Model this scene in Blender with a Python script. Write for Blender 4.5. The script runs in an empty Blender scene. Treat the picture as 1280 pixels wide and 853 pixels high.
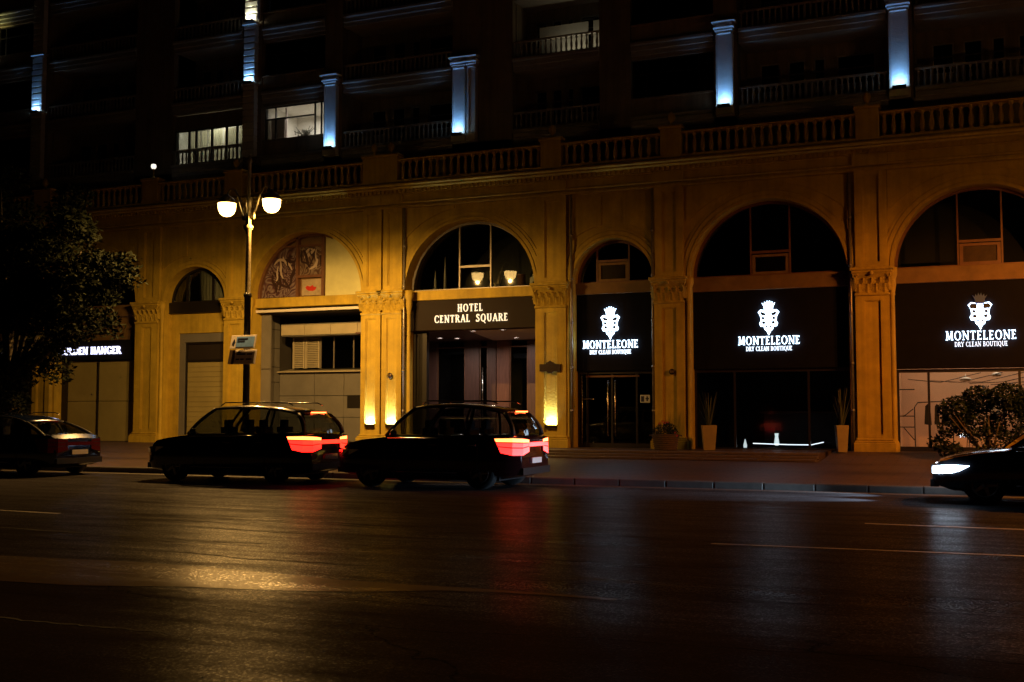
import bpy, math, random
from mathutils import Vector, Matrix
rnd = random.Random(7)
S = bpy.context.scene
COL = S.collection
PI = math.pi
R = math.radians

# ------------------------------------------------------------------ camera
cam_d = bpy.data.cameras.new('camera')
cam = bpy.data.objects.new('camera', cam_d)
COL.objects.link(cam)
cam.location = (0, -35.6, 1.55)
cam.rotation_euler = (R(90) + math.atan(89 / 1391.), 0, R(22.7))
cam_d.sensor_width = 36
cam_d.lens = 36 * 1391. / 1280
cam_d.clip_start = 0.1
cam_d.clip_end = 3000
S.camera = cam
S.render.resolution_x = 1024
S.render.resolution_y = 682
# ------------------------------------------------------------------ night sky
W = bpy.data.worlds.new('World')
S.world = W
W.use_nodes = True
nt = W.node_tree
nt.nodes.clear()
sky = nt.nodes.new('ShaderNodeTexSky')
sky.sky_type = 'NISHITA'
sky.sun_disc = False
sky.sun_elevation = R(-4)
sky.sun_rotation = R(200)
bgn = nt.nodes.new('ShaderNodeBackground')
bgn.inputs[1].default_value = 0.0012
won = nt.nodes.new('ShaderNodeOutputWorld')
nt.links.new(sky.outputs[0], bgn.inputs[0])
nt.links.new(bgn.outputs[0], won.inputs[0])
S.view_settings.view_transform = 'Standard'
S.view_settings.look = 'None'
S.view_settings.gamma = 1
S.view_settings.exposure = 0
S.cycles.use_denoising = True
S.cycles.max_bounces = 6
S.cycles.transparent_max_bounces = 24
S.cycles.sample_clamp_indirect = 4
S.cycles.caustics_reflective = False
S.cycles.caustics_refractive = False

SODIUM = (1.0, 0.53, 0.14)
WARM = (1.0, 0.82, 0.5)
BLUE = (0.17, 0.46, 1.0)

# ------------------------------------------------------------------ helpers
def link(o, parent=None):
    COL.objects.link(o)
    if parent is not None:
        o.parent = parent
    return o

class MB:
    def __init__(s):
        s.v = []; s.f = []; s.sm = []
    def add(s, vs, fs, smooth=False):
        n = len(s.v)
        s.v += [tuple(p) for p in vs]
        s.f += [tuple(i + n for i in f) for f in fs]
        s.sm += [smooth] * len(fs)
        return s
    def box(s, x0, x1, y0, y1, z0, z1):
        return s.add([(x0, y0, z0), (x1, y0, z0), (x1, y1, z0), (x0, y1, z0), (x0, y0, z1), (x1, y0, z1), (x1, y1, z1), (x0, y1, z1)],
                     [(0, 3, 2, 1), (4, 5, 6, 7), (0, 1, 5, 4), (1, 2, 6, 5), (2, 3, 7, 6), (3, 0, 4, 7)])
    def rbox(s, x0, x1, y0, y1, z0, z1, b=.01):
        # box with its front (-y) edges chamfered
        b = min(b, (x1 - x0) / 3, (z1 - z0) / 3)
        return s.add([(x0, y1, z0), (x1, y1, z0), (x1, y1, z1), (x0, y1, z1),
                      (x0, y0 + b, z0), (x1, y0 + b, z0), (x1, y0 + b, z1), (x0, y0 + b, z1),
                      (x0 + b, y0, z0 + b), (x1 - b, y0, z0 + b), (x1 - b, y0, z1 - b), (x0 + b, y0, z1 - b)],
                     [(0, 3, 2, 1), (0, 1, 5, 4), (1, 2, 6, 5), (2, 3, 7, 6), (3, 0, 4, 7),
                      (4, 5, 9, 8), (5, 6, 10, 9), (6, 7, 11, 10), (7, 4, 8, 11), (8, 9, 10, 11)])
    def prism_y(s, pts, y0, y1):
        # polygon in (x,z), counter-clockwise seen from -y
        n = len(pts)
        vs = [(p[0], y0, p[1]) for p in pts] + [(p[0], y1, p[1]) for p in pts]
        fs = [tuple(range(n)), tuple(range(2 * n - 1, n - 1, -1))]
        fs += [(i, i + n, (i + 1) % n + n, (i + 1) % n) for i in range(n)]
        return s.add(vs, fs)
    def prism_z(s, pts, z0, z1):
        n = len(pts)
        vs = [(p[0], p[1], z0) for p in pts] + [(p[0], p[1], z1) for p in pts]
        fs = [tuple(range(n - 1, -1, -1)), tuple(range(n, 2 * n))]
        fs += [(i, (i + 1) % n, (i + 1) % n + n, i + n) for i in range(n)]
        return s.add(vs, fs)
    def lathe(s, cx, cy, prof, n=16, smooth=True, a0=0, a1=2 * PI):
        full = abs(a1 - a0 - 2 * PI) < 1e-6
        m = n if full else n + 1
        vs = []; fs = []
        for r, z in prof:
            for i in range(m):
                a = a0 + (a1 - a0) * i / n
                vs.append((cx + r * math.cos(a), cy + r * math.sin(a), z))
        for k in range(len(prof) - 1):
            for i in range(n):
                j = (i + 1) % m
                fs.append((k * m + i, k * m + j, (k + 1) * m + j, (k + 1) * m + i))
        return s.add(vs, fs, smooth)
    def tube(s, pts, r, n=8, smooth=True, cap=True):
        pts = [Vector(p) for p in pts]
        rs = r if isinstance(r, (list, tuple)) else [r] * len(pts)
        vs = []; fs = []
        for k, p in enumerate(pts):
            d = (pts[min(k + 1, len(pts) - 1)] - pts[max(k - 1, 0)]).normalized()
            u = d.orthogonal().normalized() if k == 0 else (u - d * u.dot(d)).normalized()
            w = d.cross(u)
            for i in range(n):
                a = 2 * PI * i / n
                vs.append(p + (u * math.cos(a) + w * math.sin(a)) * rs[k])
        for k in range(len(pts) - 1):
            for i in range(n):
                j = (i + 1) % n
                fs.append((k * n + i, k * n + j, (k + 1) * n + j, (k + 1) * n + i))
        if cap:
            fs.append(tuple(range(n - 1, -1, -1)))
            fs.append(tuple(range((len(pts) - 1) * n, len(pts) * n)))
        return s.add(vs, fs, smooth)
    def quad(s, a, b, c, d, smooth=False):
        return s.add([a, b, c, d], [(0, 1, 2, 3)], smooth)
    def mesh(s, name, m):
        me = bpy.data.meshes.new(name)
        me.from_pydata(s.v, [], s.f)
        me.polygons.foreach_set('use_smooth', s.sm)
        me.materials.append(m)
        me.update()
        return me
    def build(s, name, m, parent=None, loc=None):
        o = bpy.data.objects.new(name, s.mesh(name, m))
        if loc: o.location = loc
        return link(o, parent)

def inst(name, me, loc, parent=None, rz=0, scale=None):
    o = bpy.data.objects.new(name, me)
    o.location = loc
    o.rotation_euler = (0, 0, rz)
    if scale: o.scale = scale
    return link(o, parent)

def tag(o, label, cat, group=None):
    o['label'] = label; o['category'] = cat
    if group: o['group'] = group
    return o
def struct(o):
    o['kind'] = 'structure'; return o
def stuff(o):
    o['kind'] = 'stuff'; return o
def thing(name, label, cat, loc=(0, 0, 0), rz=0, group=None):
    o = bpy.data.objects.new(name, None)
    o.empty_display_size = .2
    o.location = loc; o.rotation_euler = (0, 0, rz)
    link(o)
    return tag(o, label, cat, group)
def copy_tree(o, loc, label=None, parent=None):
    c = o.copy(); link(c)
    c.parent = parent
    if parent is None: c.location = loc
    if label: c['label'] = label
    for ch in list(o.children):
        copy_tree(ch, None, None, c)
    return c

# ------------------------------------------------------------------ materials
def mat(name, base, rough=.6, metal=0, var=0, vscale=2, bump=0, bscale=30, spec=.5, dirt=0, coat=0, stretch=None, streak=0):
    m = bpy.data.materials.new(name); m.use_nodes = True
    t = m.node_tree; b = t.nodes['Principled BSDF']
    b.inputs['Base Color'].default_value = (*base, 1)
    b.inputs['Roughness'].default_value = rough
    b.inputs['Metallic'].default_value = metal
    b.inputs['Specular IOR Level'].default_value = spec
    b.inputs['Coat Weight'].default_value = coat
    tc = t.nodes.new('ShaderNodeTexCoord')
    src = tc.outputs['Object']
    if stretch:
        mp = t.nodes.new('ShaderNodeMapping'); mp.inputs['Scale'].default_value = stretch
        t.links.new(src, mp.inputs[0]); src = mp.outputs[0]
    if var:
        n = t.nodes.new('ShaderNodeTexNoise'); n.inputs['Scale'].default_value = vscale; n.inputs['Detail'].default_value = 8
        n.inputs['Roughness'].default_value = .65
        t.links.new(src, n.inputs['Vector'])
        r = t.nodes.new('ShaderNodeValToRGB')
        r.color_ramp.elements[0].position = .3; r.color_ramp.elements[1].position = .72
        r.color_ramp.elements[0].color = (*[c * (1 - var) for c in base], 1)
        r.color_ramp.elements[1].color = (*[min(1, c * (1 + var * .6)) for c in base], 1)
        t.links.new(n.outputs[0], r.inputs[0])
        out = r.outputs[0]
        if streak:
            mps = t.nodes.new('ShaderNodeMapping'); mps.inputs['Scale'].default_value = (5, 5, .22); t.links.new(tc.outputs['Object'], mps.inputs[0])
            ns = t.nodes.new('ShaderNodeTexNoise'); ns.inputs['Scale'].default_value = 1.4; ns.inputs['Detail'].default_value = 6; t.links.new(mps.outputs[0], ns.inputs['Vector'])
            rs = t.nodes.new('ShaderNodeMapRange'); rs.inputs[1].default_value = .42; rs.inputs[2].default_value = .66; rs.inputs[3].default_value = 1; rs.inputs[4].default_value = 1 - streak
            t.links.new(ns.outputs[0], rs.inputs[0])
            mm = t.nodes.new('ShaderNodeMix'); mm.data_type = 'RGBA'; mm.blend_type = 'MULTIPLY'; mm.inputs[0].default_value = 1
            t.links.new(out, mm.inputs[6]); t.links.new(rs.outputs[0], mm.inputs[7]); out = mm.outputs[2]
        t.links.new(out, b.inputs['Base Color'])
        if rough < .9:
            mr = t.nodes.new('ShaderNodeMapRange')
            mr.inputs[3].default_value = max(.02, rough - .1); mr.inputs[4].default_value = min(1, rough + .12)
            t.links.new(n.outputs[0], mr.inputs[0]); t.links.new(mr.outputs[0], b.inputs['Roughness'])
    if bump:
        n2 = t.nodes.new('ShaderNodeTexNoise'); n2.inputs['Scale'].default_value = bscale; n2.inputs['Detail'].default_value = 6
        t.links.new(src, n2.inputs['Vector'])
        bp = t.nodes.new('ShaderNodeBump'); bp.inputs['Strength'].default_value = bump; bp.inputs['Distance'].default_value = .02
        t.links.new(n2.outputs[0], bp.inputs['Height']); t.links.new(bp.outputs[0], b.inputs['Normal'])
    return m

def emit(name, colr, strength, base=(.8, .8, .8)):
    m = bpy.data.materials.new(name); m.use_nodes = True
    b = m.node_tree.nodes['Principled BSDF']
    b.inputs['Base Color'].default_value = (*base, 1)
    b.inputs['Emission Color'].default_value = (*colr, 1)
    b.inputs['Emission Strength'].default_value = strength
    return m

def glass(name, tint=(.8, .85, .85), refl=1.0, rough=.02):
    m = bpy.data.materials.new(name); m.use_nodes = True
    t = m.node_tree; t.nodes.clear()
    o = t.nodes.new('ShaderNodeOutputMaterial')
    tr = t.nodes.new('ShaderNodeBsdfTransparent'); tr.inputs[0].default_value = (*tint, 1)
    gl = t.nodes.new('ShaderNodeBsdfGlossy'); gl.inputs['Roughness'].default_value = rough
    fr = t.nodes.new('ShaderNodeFresnel'); fr.inputs[0].default_value = 1.5
    ml = t.nodes.new('ShaderNodeMath'); ml.operation = 'MULTIPLY'; ml.inputs[1].default_value = refl
    mx = t.nodes.new('ShaderNodeMixShader')
    t.links.new(fr.outputs[0], ml.inputs[0]); t.links.new(ml.outputs[0], mx.inputs[0])
    t.links.new(tr.outputs[0], mx.inputs[1]); t.links.new(gl.outputs[0], mx.inputs[2])
    t.links.new(mx.outputs[0], o.inputs[0])
    return m

M = {}
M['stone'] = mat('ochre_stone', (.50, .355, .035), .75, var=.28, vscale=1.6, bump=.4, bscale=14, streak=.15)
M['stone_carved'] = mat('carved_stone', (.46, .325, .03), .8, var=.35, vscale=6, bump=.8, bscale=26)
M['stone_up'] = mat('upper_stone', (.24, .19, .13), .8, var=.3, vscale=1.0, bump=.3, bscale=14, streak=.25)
M['column'] = mat('white_column_stone', (.62, .62, .60), .7, var=.12, vscale=3, bump=.25, bscale=20)
M['pale_up'] = mat('pale_upper_trim', (.30, .285, .255), .7, var=.2, vscale=3, bump=.2)
M['beam_dark'] = mat('brown_beam_stone', (.20, .12, .045), .7, var=.3, vscale=2.5, bump=.2)
M['dark'] = mat('dark_frame_paint', (.012, .010, .009), .4, bump=.1)
M['emblem_white'] = emit('white_emblem_glow', (.56, .78, 1.0), 7)
M['letter_small'] = emit('small_letter_glow', (.66, .82, 1.0), 2.2)
M['black_board'] = mat('black_signboard', (.008, .008, .011), .8, var=.3, vscale=3, bump=.05, spec=.08)
M['brown_board'] = mat('dark_brown_signboard', (.014, .008, .005), .85, var=.25, vscale=2, bump=.05)
M['frame_pale'] = mat('window_frame_metal', (.22, .20, .17), .4, .3, var=.2, vscale=5)
M['frame_brown'] = mat('window_frame_brown', (.16, .075, .04), .45, var=.25, vscale=5)
M['panel'] = mat('grey_cladding_panel', (.17, .165, .15), .45, var=.16, vscale=1.5, bump=.08, bscale=8)
M['panel_pale'] = mat('pale_fascia_panel', (.44, .40, .28), .5, var=.15, vscale=2, bump=.08)
M['shutter'] = mat('beige_shutter_panel', (.34, .29, .12), .55, var=.14, vscale=1.2, bump=.1, bscale=6)
M['cream'] = mat('cream_board', (.60, .60, .30), .6, var=.16, vscale=1.5, bump=.1)
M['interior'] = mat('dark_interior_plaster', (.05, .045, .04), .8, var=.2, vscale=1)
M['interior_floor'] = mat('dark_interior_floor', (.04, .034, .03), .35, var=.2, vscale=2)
M['peach'] = mat('peach_interior_plaster', (.66, .43, .27), .75, var=.10, vscale=.8, bump=.1)
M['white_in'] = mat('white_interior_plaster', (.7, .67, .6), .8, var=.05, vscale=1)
M['soffit_pale'] = mat('pale_soffit', (.75, .62, .56), .7, var=.1, vscale=1)
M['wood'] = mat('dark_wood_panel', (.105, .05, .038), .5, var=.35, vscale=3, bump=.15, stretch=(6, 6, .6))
M['wood_reddish'] = mat('reddish_wood_panel', (.20, .085, .055), .5, var=.35, vscale=3, bump=.15, stretch=(6, 6, .6))  # same grain as the dark wood, in a paler, redder tone
M['glass'] = glass('window_glass', (.82, .86, .86), 1.0)
M['glass_low'] = glass('low_reflection_glass', (.6, .63, .65), .2, .06)  # plain glass, mirroring turned down to subdue the red tail-lamp reflection
M['glass_dark'] = glass('tinted_glass', (.35, .37, .40), 1.2)
M['glass_car'] = glass('car_glass', (.42, .45, .46), 1.1)
M['metal'] = mat('galvanised_pipe', (.30, .27, .22), .4, .6, var=.3, vscale=8, bump=.1)
M['steel'] = mat('brushed_steel', (.55, .55, .55), .25, 1, var=.1, vscale=10)
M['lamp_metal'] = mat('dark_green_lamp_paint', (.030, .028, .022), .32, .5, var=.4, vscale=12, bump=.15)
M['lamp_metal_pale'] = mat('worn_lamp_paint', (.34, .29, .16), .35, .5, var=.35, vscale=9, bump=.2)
M['bulb'] = emit('street_lamp_glow', (1.0, .58, .17), 14)
M['bulb_right'] = emit('aged_street_lamp_glow', (1.0, .46, .10), 45)
M['letter_cream'] = emit('cream_letter_glow', (1.0, .84, .58), .95)
M['letter_white'] = emit('white_letter_glow', (.56, .78, 1.0), 5.0)
M['letter_blue'] = emit('bluish_letter_glow', (.62, .66, 1.0), 2.6)
M['emblem_grey'] = mat('unlit_grey_acrylic', (.05, .10, .40), .6)
M['emblem_dark'] = mat('emblem_navy_detail', (.02, .025, .07), .5)
M['leaf'] = mat('dark_tree_leaf', (.011, .015, .006), .85, var=.5, vscale=1.2, spec=.12)
M['leaf2'] = mat('shrub_leaf', (.014, .026, .010), .6, var=.5, vscale=3, spec=.2)
M['leaf3'] = mat('spiky_plant_leaf', (.07, .085, .03), .5, var=.4, vscale=6)
M['flower'] = mat('red_petal', (.5, .04, .04), .6)
M['bark'] = mat('grey_brown_bark', (.10, .08, .055), .9, var=.4, vscale=6, bump=.8, bscale=12)
M['wicker'] = mat('brown_wicker', (.10, .06, .03), .7, var=.4, vscale=12, bump=.6, bscale=40)
M['planter'] = mat('ochre_planter_glaze', (.34, .26, .10), .5, var=.2, vscale=4)
M['planter_side'] = mat('brown_planter_glaze', (.30, .17, .09), .5, var=.2, vscale=4)
M['tyre'] = mat('tyre_rubber', (.015, .015, .015), .85, bump=.2)
M['rim'] = mat('alloy_rim', (.35, .35, .36), .3, .9, var=.1, vscale=8)
M['chrome'] = mat('chrome_trim', (.75, .76, .78), .12, 1)
M['plastic'] = mat('black_plastic', (.012, .012, .013), .5, bump=.05)
M['seat'] = mat('dark_car_seat', (.03, .028, .027), .8)
M['paint_black'] = mat('black_car_paint', (.006, .006, .008), .16, .2, coat=1, var=.2, vscale=3)
M['paint_blue'] = mat('dark_blue_car_paint', (.006, .012, .045), .18, .4, coat=1, var=.15, vscale=3)
M['paint_maroon'] = mat('maroon_car_paint', (.022, .005, .007), .18, .3, coat=1, var=.15, vscale=3)
M['paint_grey'] = mat('charcoal_car_paint', (.022, .022, .028), .18, .4, coat=1, var=.15, vscale=3)
M['tail'] = emit('tail_lamp_glow', (1.0, .010, .006), 6)
M['tail_hot'] = emit('tail_lamp_filament_glow', (1.0, .10, .02), 14)
M['head'] = emit('headlamp_glow', (.62, .80, 1.0), 26)
M['lens_red'] = mat('unlit_red_lens', (.10, .006, .006), .15)
M['plate'] = mat('number_plate_white', (.7, .7, .7), .5)
M['signplate'] = mat('enamel_sign_cream', (.85, .78, .72), .4, var=.12, vscale=9)
M['signplate_brown'] = mat('enamel_sign_brown', (.13, .085, .06), .4)
M['skyblue'] = mat('enamel_sign_blue', (.22, .42, .95), .4, var=.2, vscale=9)
M['plaque'] = mat('dark_bronze_plaque', (.035, .022, .016), .35, .5, var=.2, vscale=20)
M['gold'] = mat('gold_inlay', (.45, .30, .10), .35, .8)
M['white_fix'] = emit('downlight_glow', (1.0, .90, .78), 14)
M['uplight_glow'] = emit('uplight_lens_glow', (1.0, .92, .65), 20)
M['blue_glow'] = emit('blue_floodlight_lens_glow', (.5, .78, 1.0), 20)
M['globe'] = emit('small_globe_glow', (1.0, .93, .80), 1.3)
M['led'] = emit('white_led_strip_glow', (.88, .93, 1.0), 4)
M['candle'] = emit('table_lamp_and_vase_glow', (.9, 1.0, .96), 1.6)
M['pendant'] = emit('pendant_bowl_glow', (1.0, .80, .42), 3.2)
M['curtain'] = mat('pleated_beige_curtain', (.62, .58, .42), .9, bump=.2)
M['bottle'] = mat('dark_bottle_glass', (.012, .02, .012), .12, spec=.8)
M['label'] = mat('bottle_paper_label', (.6, .55, .4), .7)
M['kerb'] = mat('granite_kerb', (.09, .075, .065), .6, var=.3, vscale=5, bump=.4, bscale=40)
M['step'] = mat('granite_step', (.15, .115, .09), .35, var=.25, vscale=4, bump=.2, bscale=30)
M['paint_line'] = mat('worn_road_marking', (.38, .35, .30), .45, var=.6, vscale=3, bump=.4, bscale=60)
M['tar'] = mat('black_crack_filler', (.006, .005, .005), .9)
M['white_paint'] = mat('white_painted_stone', (.6, .6, .6), .6, var=.1, vscale=4)

# asphalt: grain, aggregate sparkle, drifting wear, long cracks; damp sheen
def asphalt(name, base, r0, r1, crack=True, bstr=.07, spec=.13):
    m = bpy.data.materials.new(name); m.use_nodes = True
    t = m.node_tree; b = t.nodes['Principled BSDF']; L = t.links.new; N = t.nodes.new
    b.inputs['Specular IOR Level'].default_value = 0
    gl = N('ShaderNodeBsdfGlossy'); mxs = N('ShaderNodeMixShader'); mxs.inputs[0].default_value = spec
    om = t.nodes['Material Output']; L(b.outputs[0], mxs.inputs[1]); L(gl.outputs[0], mxs.inputs[2]); L(mxs.outputs[0], om.inputs[0])
    tc = N('ShaderNodeTexCoord')
    n1 = N('ShaderNodeTexNoise'); n1.inputs['Scale'].default_value = .35; n1.inputs['Detail'].default_value = 9; n1.inputs['Roughness'].default_value = .7
    mp = N('ShaderNodeMapping'); mp.inputs['Scale'].default_value = (.35, 1.6, 1); L(tc.outputs['Object'], mp.inputs[0]); L(mp.outputs[0], n1.inputs['Vector'])
    g = N('ShaderNodeTexNoise'); g.inputs['Scale'].default_value = 150; g.inputs['Detail'].default_value = 4; g.inputs['Roughness'].default_value = .7; L(tc.outputs['Object'], g.inputs['Vector'])
    v = N('ShaderNodeTexVoronoi'); v.inputs['Scale'].default_value = 70; L(tc.outputs['Object'], v.inputs['Vector'])
    r = N('ShaderNodeValToRGB'); r.color_ramp.elements[0].position = .3; r.color_ramp.elements[1].position = .75
    r.color_ramp.elements[0].color = (*[c * .65 for c in base], 1); r.color_ramp.elements[1].color = (*[c * 1.5 for c in base], 1)
    mx = N('ShaderNodeMix'); mx.data_type = 'FLOAT'; mx.inputs[0].default_value = .4
    L(n1.outputs[0], mx.inputs[2]); L(g.outputs[0], mx.inputs[3]); L(mx.outputs[0], r.inputs[0])
    mr = N('ShaderNodeMapRange'); mr.inputs[1].default_value = .3; mr.inputs[2].default_value = .7
    mr.inputs[3].default_value = r0; mr.inputs[4].default_value = r1; L(n1.outputs[0], mr.inputs[0]); L(mr.outputs[0], gl.inputs['Roughness']); b.inputs['Roughness'].default_value = 1
    hs = N('ShaderNodeMath'); hs.operation = 'MULTIPLY_ADD'; hs.inputs[1].default_value = .6
    L(v.outputs['Distance'], hs.inputs[0]); L(g.outputs[0], hs.inputs[2])
    h = hs.outputs[0]; colr = r.outputs[0]
    # polished aggregate: single stones glint more than the binder between them
    vs_ = N('ShaderNodeSeparateColor'); L(v.outputs['Color'], vs_.inputs[0])
    pw = N('ShaderNodeMath'); pw.operation = 'POWER'; pw.inputs[1].default_value = 5; L(vs_.outputs[0], pw.inputs[0])
    gf = N('ShaderNodeMath'); gf.operation = 'MULTIPLY_ADD'; gf.inputs[1].default_value = spec * 2.2; gf.inputs[2].default_value = spec * .6
    L(pw.outputs[0], gf.inputs[0])
    # polish drifts in patches and tyre tracks; the nearest lane is older and rougher
    sp = N('ShaderNodeSeparateXYZ'); L(tc.outputs['Object'], sp.inputs[0])
    n3 = N('ShaderNodeTexNoise'); n3.inputs['Scale'].default_value = 1.1; n3.inputs['Detail'].default_value = 10; n3.inputs['Roughness'].default_value = .72
    mp3 = N('ShaderNodeMapping'); mp3.inputs['Scale'].default_value = (.45, 2.2, 1); L(tc.outputs['Object'], mp3.inputs[0]); L(mp3.outputs[0], n3.inputs['Vector'])
    pm = N('ShaderNodeMapRange'); pm.inputs[1].default_value = .36; pm.inputs[2].default_value = .64; pm.inputs[3].default_value = .35; pm.inputs[4].default_value = 1.5
    L(n3.outputs[0], pm.inputs[0])
    m1 = N('ShaderNodeMath'); m1.operation = 'MULTIPLY'; L(gf.outputs[0], m1.inputs[0]); L(pm.outputs[0], m1.inputs[1])
    yn = N('ShaderNodeMath'); yn.operation = 'MULTIPLY_ADD'; yn.inputs[1].default_value = .8; L(n1.outputs[0], yn.inputs[0]); L(sp.outputs[1], yn.inputs[2])
    ym = N('ShaderNodeMapRange'); ym.inputs[1].default_value = -27.6; ym.inputs[2].default_value = -26.9; ym.inputs[3].default_value = .22; ym.inputs[4].default_value = 1; L(yn.outputs[0], ym.inputs[0])
    m2 = N('ShaderNodeMath'); m2.operation = 'MULTIPLY'; L(m1.outputs[0], m2.inputs[0]); L(ym.outputs[0], m2.inputs[1])
    L(m2.outputs[0], mxs.inputs[0])
    if crack:
        d = N('ShaderNodeTexNoise'); d.inputs['Scale'].default_value = .9; d.inputs['Detail'].default_value = 7
        L(tc.outputs['Object'], d.inputs['Vector'])
        mpc = N('ShaderNodeMapping'); mpc.inputs['Scale'].default_value = (.10, .42, 1); L(tc.outputs['Object'], mpc.inputs[0])
        ad = N('ShaderNodeMix'); ad.data_type = 'VECTOR'; ad.inputs[0].default_value = .16
        L(mpc.outputs[0], ad.inputs[4]); L(d.outputs['Color'], ad.inputs[5])
        vc = N('ShaderNodeTexVoronoi'); vc.feature = 'DISTANCE_TO_EDGE'; vc.inputs['Scale'].default_value = 1.6; L(ad.outputs[1], vc.inputs['Vector'])
        cr = N('ShaderNodeMapRange'); cr.inputs[1].default_value = .0; cr.inputs[2].default_value = .005; L(vc.outputs['Distance'], cr.inputs[0])
        mu = N('ShaderNodeMath'); mu.operation = 'MULTIPLY_ADD'; mu.inputs[1].default_value = 2.0
        L(cr.outputs[0], mu.inputs[0]); L(h, mu.inputs[2]); h = mu.outputs[0]
        cm = N('ShaderNodeMix'); cm.data_type = 'RGBA'; cm.inputs[6].default_value = (*[c * .3 for c in base], 1)
        L(cr.outputs[0], cm.inputs[0]); L(colr, cm.inputs[7]); colr = cm.outputs[2]
    L(colr, b.inputs['Base Color'])
    bp = N('ShaderNodeBump'); bp.inputs['Strength'].default_value = bstr; bp.inputs['Distance'].default_value = .012
    L(h, bp.inputs['Height']); L(bp.outputs[0], b.inputs['Normal']); L(bp.outputs[0], gl.inputs['Normal'])
    return m
M['asphalt'] = asphalt('damp_asphalt', (.032, .028, .029), .24, .34, spec=.075)
M['patch'] = asphalt('smooth_worn_patch', (.12, .10, .075), .20, .34, crack=False, bstr=.08, spec=.12)

def paving():
    m = bpy.data.materials.new('brown_paving'); m.use_nodes = True
    t = m.node_tree; b = t.nodes['Principled BSDF']; L = t.links.new; N = t.nodes.new
    tc = N('ShaderNodeTexCoord')
    br = N('ShaderNodeTexBrick'); br.inputs['Scale'].default_value = 1.0
    br.inputs['Color1'].default_value = (.115, .075, .06, 1); br.inputs['Color2'].default_value = (.085, .058, .048, 1)
    br.inputs['Mortar'].default_value = (.03, .025, .02, 1); br.inputs['Mortar Size'].default_value = .012
    br.inputs['Brick Width'].default_value = .6; br.inputs['Row Height'].default_value = .3
    L(tc.outputs['Object'], br.inputs['Vector']); L(br.outputs['Color'], b.inputs['Base Color'])
    b.inputs['Roughness'].default_value = .5; b.inputs['Specular IOR Level'].default_value = .1
    n = N('ShaderNodeTexNoise'); n.inputs['Scale'].default_value = 40; L(tc.outputs['Object'], n.inputs['Vector'])
    mm = N('ShaderNodeMath'); mm.operation = 'MULTIPLY_ADD'; mm.inputs[1].default_value = -.8
    L(br.outputs['Fac'], mm.inputs[0]); L(n.outputs[0], mm.inputs[2])
    bp = N('ShaderNodeBump'); bp.inputs['Strength'].default_value = .4; bp.inputs['Distance'].default_value = .01
    L(mm.outputs[0], bp.inputs['Height']); L(bp.outputs[0], b.inputs['Normal'])
    return m
M['paving'] = paving()

def artmat(name, sc, c0, c1, c2):
    m = bpy.data.materials.new(name); m.use_nodes = True
    t = m.node_tree; b = t.nodes['Principled BSDF']; L = t.links.new; N = t.nodes.new
    tc = N('ShaderNodeTexCoord')
    n = N('ShaderNodeTexNoise'); n.inputs['Scale'].default_value = sc; n.inputs['Detail'].default_value = 2; n.inputs['Distortion'].default_value = 2.2
    L(tc.outputs['Object'], n.inputs['Vector'])
    w = N('ShaderNodeMath'); w.operation = 'PINGPONG'; w.inputs[1].default_value = .055; L(n.outputs[0], w.inputs[0])
    r = N('ShaderNodeValToRGB'); e = r.color_ramp.elements
    e[0].position = 0; e[0].color = (*c0, 1); e[1].position = .055; e[1].color = (*c1, 1)
    e.new(.02).color = (*c2, 1)
    L(w.outputs[0], r.inputs[0]); L(r.outputs[0], b.inputs['Base Color']); b.inputs['Roughness'].default_value = .5
    return m
M['art1'] = artmat('abstract_painting_swirls', .75, (.03, .012, .02), (.24, .20, .20), (.10, .045, .05))
M['art2'] = artmat('abstract_painting_loops', .9, (.06, .03, .02), (.25, .20, .15), (.11, .06, .04))
M['art3'] = mat('still_life_canvas', (.42, .34, .22), .6, var=.4, vscale=4)
M['stroke_dark'] = mat('dark_brushwork', (.035, .015, .012), .5)
M['stroke_pale'] = mat('pale_brushwork', (.50, .42, .36), .5)
M['red_shape'] = mat('red_brushwork', (.5, .03, .015), .5)

def area_light(name, loc, rot, sx, sy, watts, colr, parent=None, spread=180):
    d = bpy.data.lights.new(name, 'AREA'); d.shape = 'RECTANGLE'; d.size = sx; d.size_y = sy
    d.energy = watts; d.color = colr; d.spread = R(spread)
    o = bpy.data.objects.new(name, d); o.location = loc; o.rotation_euler = rot
    return link(o, parent)
def point_light(name, loc, watts, colr, rad=.08, parent=None):
    d = bpy.data.lights.new(name, 'POINT'); d.energy = watts; d.color = colr; d.shadow_soft_size = rad
    o = bpy.data.objects.new(name, d); o.location = loc
    return link(o, parent)

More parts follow.
